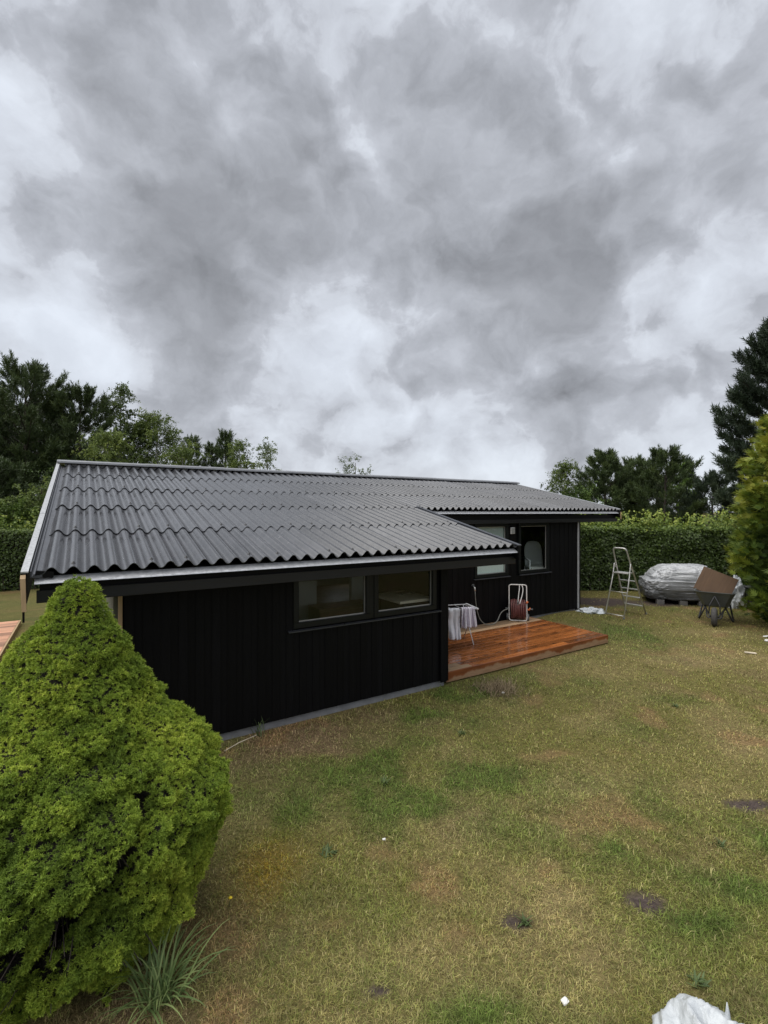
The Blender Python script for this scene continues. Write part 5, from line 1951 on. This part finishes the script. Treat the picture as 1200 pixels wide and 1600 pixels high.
for sg in (-1, 1):
    m = MB()
    m.lathe([(0.03, 0.0), (0.135, 0.0), (0.15, 0.006), (0.135, 0.012), (0.03, 0.012)], (sg * 0.160 - 0.006, 0.02, 0.26), 'X', 20)
    m.build('flange', M['dark_item'], hr)
    m = MB()
    m.lathe([(0.02, -0.02), (0.065, -0.02), (0.075, -0.008), (0.075, 0.008), (0.065, 0.02), (0.02, 0.02)], (sg * 0.225, 0.09, 0.075), 'X', 18)
    m.build('wheel', M['grey_plastic'], hr)
MB().tube([(fw, 0.0, 0.26), (fw + 0.06, 0.0, 0.26), (fw + 0.07, -0.02, 0.30)], [0.022, 0.018, 0.014], seg=8).build('crank', M['orange'], hr)
MB().tube([(fw + 0.06, -0.01, 0.27), (fw + 0.13, -0.01, 0.275)], 0.014, seg=8).build('coupling', M['grey_plastic'], hr)
MB().tube([(fw - 0.01, 0.0, 0.40), (fw + 0.02, -0.01, 0.44)], 0.022, seg=8).build('latch', M['orange'], hr)
MB().tube([(-fw - 0.08, 0.0, 0.27), (-fw, 0.0, 0.27)], 0.018, seg=8).build('inlet', M['grey_plastic'], hr)
MB().tube(bez((0.03, 0.06, fh), (0.05, 0.02, 0.7), (-0.02, -0.10, 0.52), (0.0, -0.13, 0.36)), 0.010, seg=6).build('hose_end', M['tubewhite'], hr)
MB().tube(bez((0.08, 0.06, fh), (0.16, 0.03, 0.7), (0.05, -0.10, 0.5), (0.03, -0.14, 0.40)), 0.010, seg=6).build('hose_end', M['tubewhite'], hr)
MB().tube([(-0.015, -0.115, 0.47), (-0.005, -0.13, 0.40)], [0.013, 0.020], seg=8).build('nozzle', M['grey_plastic'], hr)
# tap on the wall and the grey supply hose
tw = empty('wall_tap', W(2.44, T_MAIN - 0.02, 1.02), HOUSE_RZ, 'small outdoor tap on the black wall above the deck', 'tap')
MB().tube([(0, 0.0, 0), (0, -0.06, 0), (0, -0.09, -0.03)], 0.013, seg=8).build('spout', M['grey_plastic'], tw)
MB().box((0, -0.04, 0.03), (0.06, 0.012, 0.012)).build('handle', M['grey_plastic'], tw)
MB().tube([(0, -0.09, -0.02), (0, -0.10, -0.10)], [0.016, 0.019], seg=8).build('coupling', M['alu'], tw)
a = Vector(W(2.44, T_MAIN - 0.12, 0.93))
b = Vector(W(3.42, 2.46, DZ + 0.27))
g = Vector(W(2.82, 2.40, DZ + 0.012))
h1 = bez(a, a + Vector((0.02, 0, -0.45)), g + Vector(W(-0.35, 0, 0)) - Vector(W(0, 0, 0)), g, 14)
h2 = bez(g, g + Vector(W(0.30, -0.05, 0)) - Vector(W(0, 0, 0)), b + Vector(W(-0.40, 0.0, 0)) - Vector(W(0, 0, 0)), b, 14)
o = MB().tube(h1 + h2[1:], 0.0105, seg=8).build('supply_hose', M['hose_grey'])
tag(o, 'grey hose looping from the wall tap to the hose reel', 'hose')

# ------------------------------------------------------------------ drying rack with towels
dr = empty('drying_rack', W(1.30, 1.74, DZ), HOUSE_RZ - 0.30, 'white folding drying rack behind the extension corner', 'drying rack')
RH = 0.66
for yy in (-0.22, 0.22):
    MB().tube([(-0.42, yy, RH), (0.30, yy, RH)], 0.009, seg=6).build('rail', M['white'], dr)
for k in range(4):
    xx = -0.38 + k * 0.20
    MB().tube([(xx, -0.22, RH + 0.004), (xx, 0.22, RH + 0.004)], 0.005, seg=6).build('bar', M['white'], dr)
for sx in (-0.36, 0.22):
    MB().tube([(sx, -0.24, 0.0), (sx, 0.22, RH)], 0.009, seg=6).build('leg', M['white'], dr)
    MB().tube([(sx + 0.02, 0.24, 0.0), (sx + 0.02, -0.22, RH)], 0.009, seg=6).build('leg', M['white'], dr)
for sx in (-0.42, 0.30):
    MB().box((sx, 0, RH), (0.035, 0.50, 0.03), bevel=0.008).build('end_cap', M['white'], dr)


def towel(name, width, drop_f, drop_b, seed, mat, loc, rz, label, folds=7, depth=0.035, gather=1.0):
    nu, nv = 60, 34
    V, F, UV = [], [], []
    tot = drop_f + 0.06 + drop_b
    for j in range(nv):
        q = j / (nv - 1) * tot
        for i in range(nu):
            x = (i / (nu - 1) - 0.5)
            if q < drop_f:
                z = -(drop_f - q)
                y = -0.03
                hang = (drop_f - q) / max(drop_f, 0.01)
                sgn = -1
            elif q < drop_f + 0.06:
                a = (q - drop_f) / 0.06 * math.pi
                z = 0.022 * math.sin(a)
                y = -0.03 * math.cos(a)
                hang = 0
                sgn = 0
            else:
                z = -(q - drop_f - 0.06)
                y = 0.03
                hang = (q - drop_f - 0.06) / max(drop_b, 0.01)
                sgn = 1
            w_ = width * (1 - (1 - gather) * (1 - hang) * 0.6)
            ph = 2 * math.pi * folds * x + 2.0 * vn2(np.array([x * 3 + seed]), np.array([z * 2]), seed)[0] * 3
            dy = depth * (0.35 + 0.65 * hang) * math.sin(ph) + 0.09 * (vn2(np.array([x * 5.0]), np.array([z * 4 + 9]), seed)[0] - 0.5)
            V.append((x * w_ + 0.012 * math.sin(ph + 1), y + dy * (0.3 if sgn == 0 else 1.0) - 0.05 * hang * (1 if sgn < 0 else -0.4), z + 0.05 * (vn2(np.array([x * 4]), np.array([1.0]), seed)[0] - 0.5) * hang))
            UV.append((i / (nu - 1), j / (nv - 1)))
    for j in range(nv - 1):
        for i in range(nu - 1):
            F.append((j * nu + i, j * nu + i + 1, (j + 1) * nu + i + 1, (j + 1) * nu + i))
    me = bpy.data.meshes.new(name)
    me.from_pydata(V, [], F)
    uv = me.uv_layers.new(name='UVMap')
    for l in me.loops:
        uv.data[l.index].uv = UV[l.vertex_index]
    me.polygons.foreach_set('use_smooth', np.ones(len(F), bool))
    me.materials.append(mat)
    o = obj(name, me, None, None, loc, (0, 0, rz))
    md = o.modifiers.new('thick', 'SOLIDIFY')
    md.thickness = 0.006
    return tag(o, label, 'towel')


towel('towel', 0.23, 0.52, 0.15, 3, M['towel_white'], W(1.09, 1.60, DZ + RH + 0.01), HOUSE_RZ - 0.35, 'long off-white towel hanging at the left of the rack', 2.3, 0.022)
towel('towel', 0.29, 0.34, 0.30, 5, M['towel'], W(1.33, 1.50, DZ + RH + 0.022), HOUSE_RZ - 0.35, 'purple striped towel bunched over the drying rack', 3.1, 0.05, 0.7)

# ------------------------------------------------------------------ plants and small things in the lawn
M['tuft'] = leaf_mat('grey_green_grass_leaves', [(0.0, (0.0750, 0.1215, 0.0400)), (0.5, (0.1750, 0.2565, 0.0900)), (1.0, (0.3375, 0.4185, 0.1600))], 0.5, 0.25, 0.3)
M['weed'] = leaf_mat('weed_leaves', [(0.0, (0.04, 0.07, 0.02)), (1.0, (0.14, 0.19, 0.075))], 0.5, 0.25, 0.3)
M['straw'] = leaf_mat('dead_grass_straw', [(0.0, (0.09, 0.065, 0.040)), (0.5, (0.19, 0.145, 0.09)), (1.0, (0.34, 0.27, 0.17))], 0.7, 0.15, 0.15)


def blades(name, n_, length, width, lean0, lean1, seed, mat, arch=0.9, spread=0.05):
    r = np.random.default_rng(seed)
    K = 7
    V, F, T = [], [], []
    for i in range(n_):
        az = r.uniform(0, 6.283)
        L = length * r.uniform(0.55, 1.1)
        lean = r.uniform(lean0, lean1)
        p = np.array([r.normal(0, spread), r.normal(0, spread), 0.0])
        t_ = r.uniform(0.2, 0.9)
        b0 = len(V)
        d_az = r.uniform(-0.25, 0.25)
        for k in range(K):
            q = k / (K - 1)
            le = lean + arch * q * q * r.uniform(0.9, 1.1)
            a2 = az + d_az * q
            d = np.array([math.cos(a2) * math.sin(le), math.sin(a2) * math.sin(le), math.cos(le)])
            sd = np.array([-math.sin(a2), math.cos(a2), 0.15])
            w_ = width * (1 - q ** 2.5) * (0.6 + 0.4 * min(1, q * 4)) + 0.0006
            V += [p - sd * w_ / 2, p + sd * w_ / 2]
            T += [t_ + 0.15 * q] * 2
            p = p + d * L / (K - 1)
            p[2] = max(p[2], 0.006)
        for k in range(K - 1):
            F.append((b0 + 2 * k, b0 + 2 * k + 1, b0 + 2 * k + 3, b0 + 2 * k + 2))
    return np_mesh(name, np.array(V), np.array(F), True, tint=np.clip(T, 0, 1), mat=mat)


gt = obj('grass_tussock', blades('grass_tussock', 100, 0.40, 0.0100, 0.15, 1.15, 71, M['tuft'], 1.35, 0.04), None, None, (-1.19, 2.53, gz(-1.19, 2.53)))
tag(gt, 'arching grey-green grass tussock at the foot of the dwarf spruce', 'plant')
o = obj('dry_grass_heap', blades('dry_grass_heap', 700, 0.18, 0.0055, 0.3, 1.4, 72, M['straw'], 0.9, 0.16), None, None, (1.66, 6.93, 0.0))
tag(o, 'heap of dead grey straw in front of the deck', 'dead grass')
WEEDS = [(0.90, 3.00, 'small weed rosette beside a bare soil patch'), (1.72, 2.62, 'pale weed rosette near the plastic bag'), (0.0, 4.55, 'broad weed in the lawn below the left front window'),
         (2.62, 3.70, 'light weed among yellow grass at the right'), (3.9, 6.35, 'leafy green weed in the right half of the lawn'), (-0.42, 3.6, 'small weed right of the dwarf spruce'), (0.9, 5.55, 'dark weed on the lawn before the extension corner')]
for i, (x_, y_, lab) in enumerate(WEEDS):
    o = obj('weed', blades('weed', 22, 0.075, 0.013, 0.5, 1.45, 80 + i, M['weed'], 0.35, 0.016), None, None, (x_, y_, gz(x_, y_)))
    tag(o, lab, 'weed', 'weeds in the lawn')
wx, wy, _ = W(-2.86, 0.40)
o = obj('weed', blades('weed', 13, 0.24, 0.012, 0.0, 0.8, 95, M['weed'], 0.6, 0.03), None, None, (wx, wy, 0.0))
tag(o, 'upright weed growing against the concrete plinth', 'weed', 'weeds in the lawn')
fl_ = empty('dandelion', (-1.02, 3.12, gz(-1.0, 3.1)), 0, 'single yellow dandelion beside the dwarf spruce', 'flower')
MB().tube([(0, 0, 0), (0.01, 0, 0.06)], 0.002, seg=5).build('stem', M['weed'], fl_)
MB().lathe([(0.0, 0.058), (0.013, 0.064), (0.010, 0.069), (0.0, 0.070)], (0.01, 0, 0), 'Z', 10).build('flower_head', M['yellow'], fl_)


def scrap(name, x_, y_, size, mat, label, cat, rz):
    m = MB()
    m.box((0, 0, size[2] / 2), size, bevel=min(size) * 0.2)
    for v_ in m.bm.verts:
        v_.co.x *= 1 + random.uniform(-0.15, 0.15)
        v_.co.y *= 1 + random.uniform(-0.3, 0.3)
    o = m.build(name, mat, None, (x_, y_, gz(x_, y_) + 0.012), (random.uniform(-.1, .1), random.uniform(-.1, .1), rz))
    return tag(o, label, cat)


scrap('wood_offcut', 6.70, 8.68, (0.17, 0.045, 0.02), M['pale_wood'], 'pale wood offcut on the dry grass at the right', 'wood offcut', -0.35)
scrap('paper_scrap', 0.955, 2.505, (0.036, 0.026, 0.012), M['scrap'], 'tiny white scrap on the lawn left of the plastic bag', 'scrap', 0.5)
scrap('paper_scrap', 7.95, 9.85, (0.12, 0.07, 0.02), M['scrap'], 'white scrap on the grass under the golden cypress', 'scrap', 0.2)
scrap('paper_scrap', 7.70, 9.55, (0.10, 0.05, 0.02), M['scrap'], 'second white scrap nearer the camera than the one under the cypress', 'scrap', 0.8)
scrap('paper_scrap', 1.70, 6.78, (0.04, 0.025, 0.015), M['scrap'], 'white scrap in the heap of dead straw', 'scrap', 0.1)
scrap('paper_scrap', 0.0, 3.75, (0.025, 0.018, 0.008), M['scrap'], 'tiny white speck in the middle of the lawn', 'scrap', 0.1)
x_, y_ = -1.72, 5.12
o = MB().tube([(0, 0, 0.02), (0.12, 0.10, 0.06), (0.30, 0.18, 0.11)], [0.006, 0.005, 0.003], seg=5).build('dry_twig', M['pale_wood'], None, (x_, y_, 0))
tag(o, 'dry pale twig leaning on the concrete plinth', 'twig')
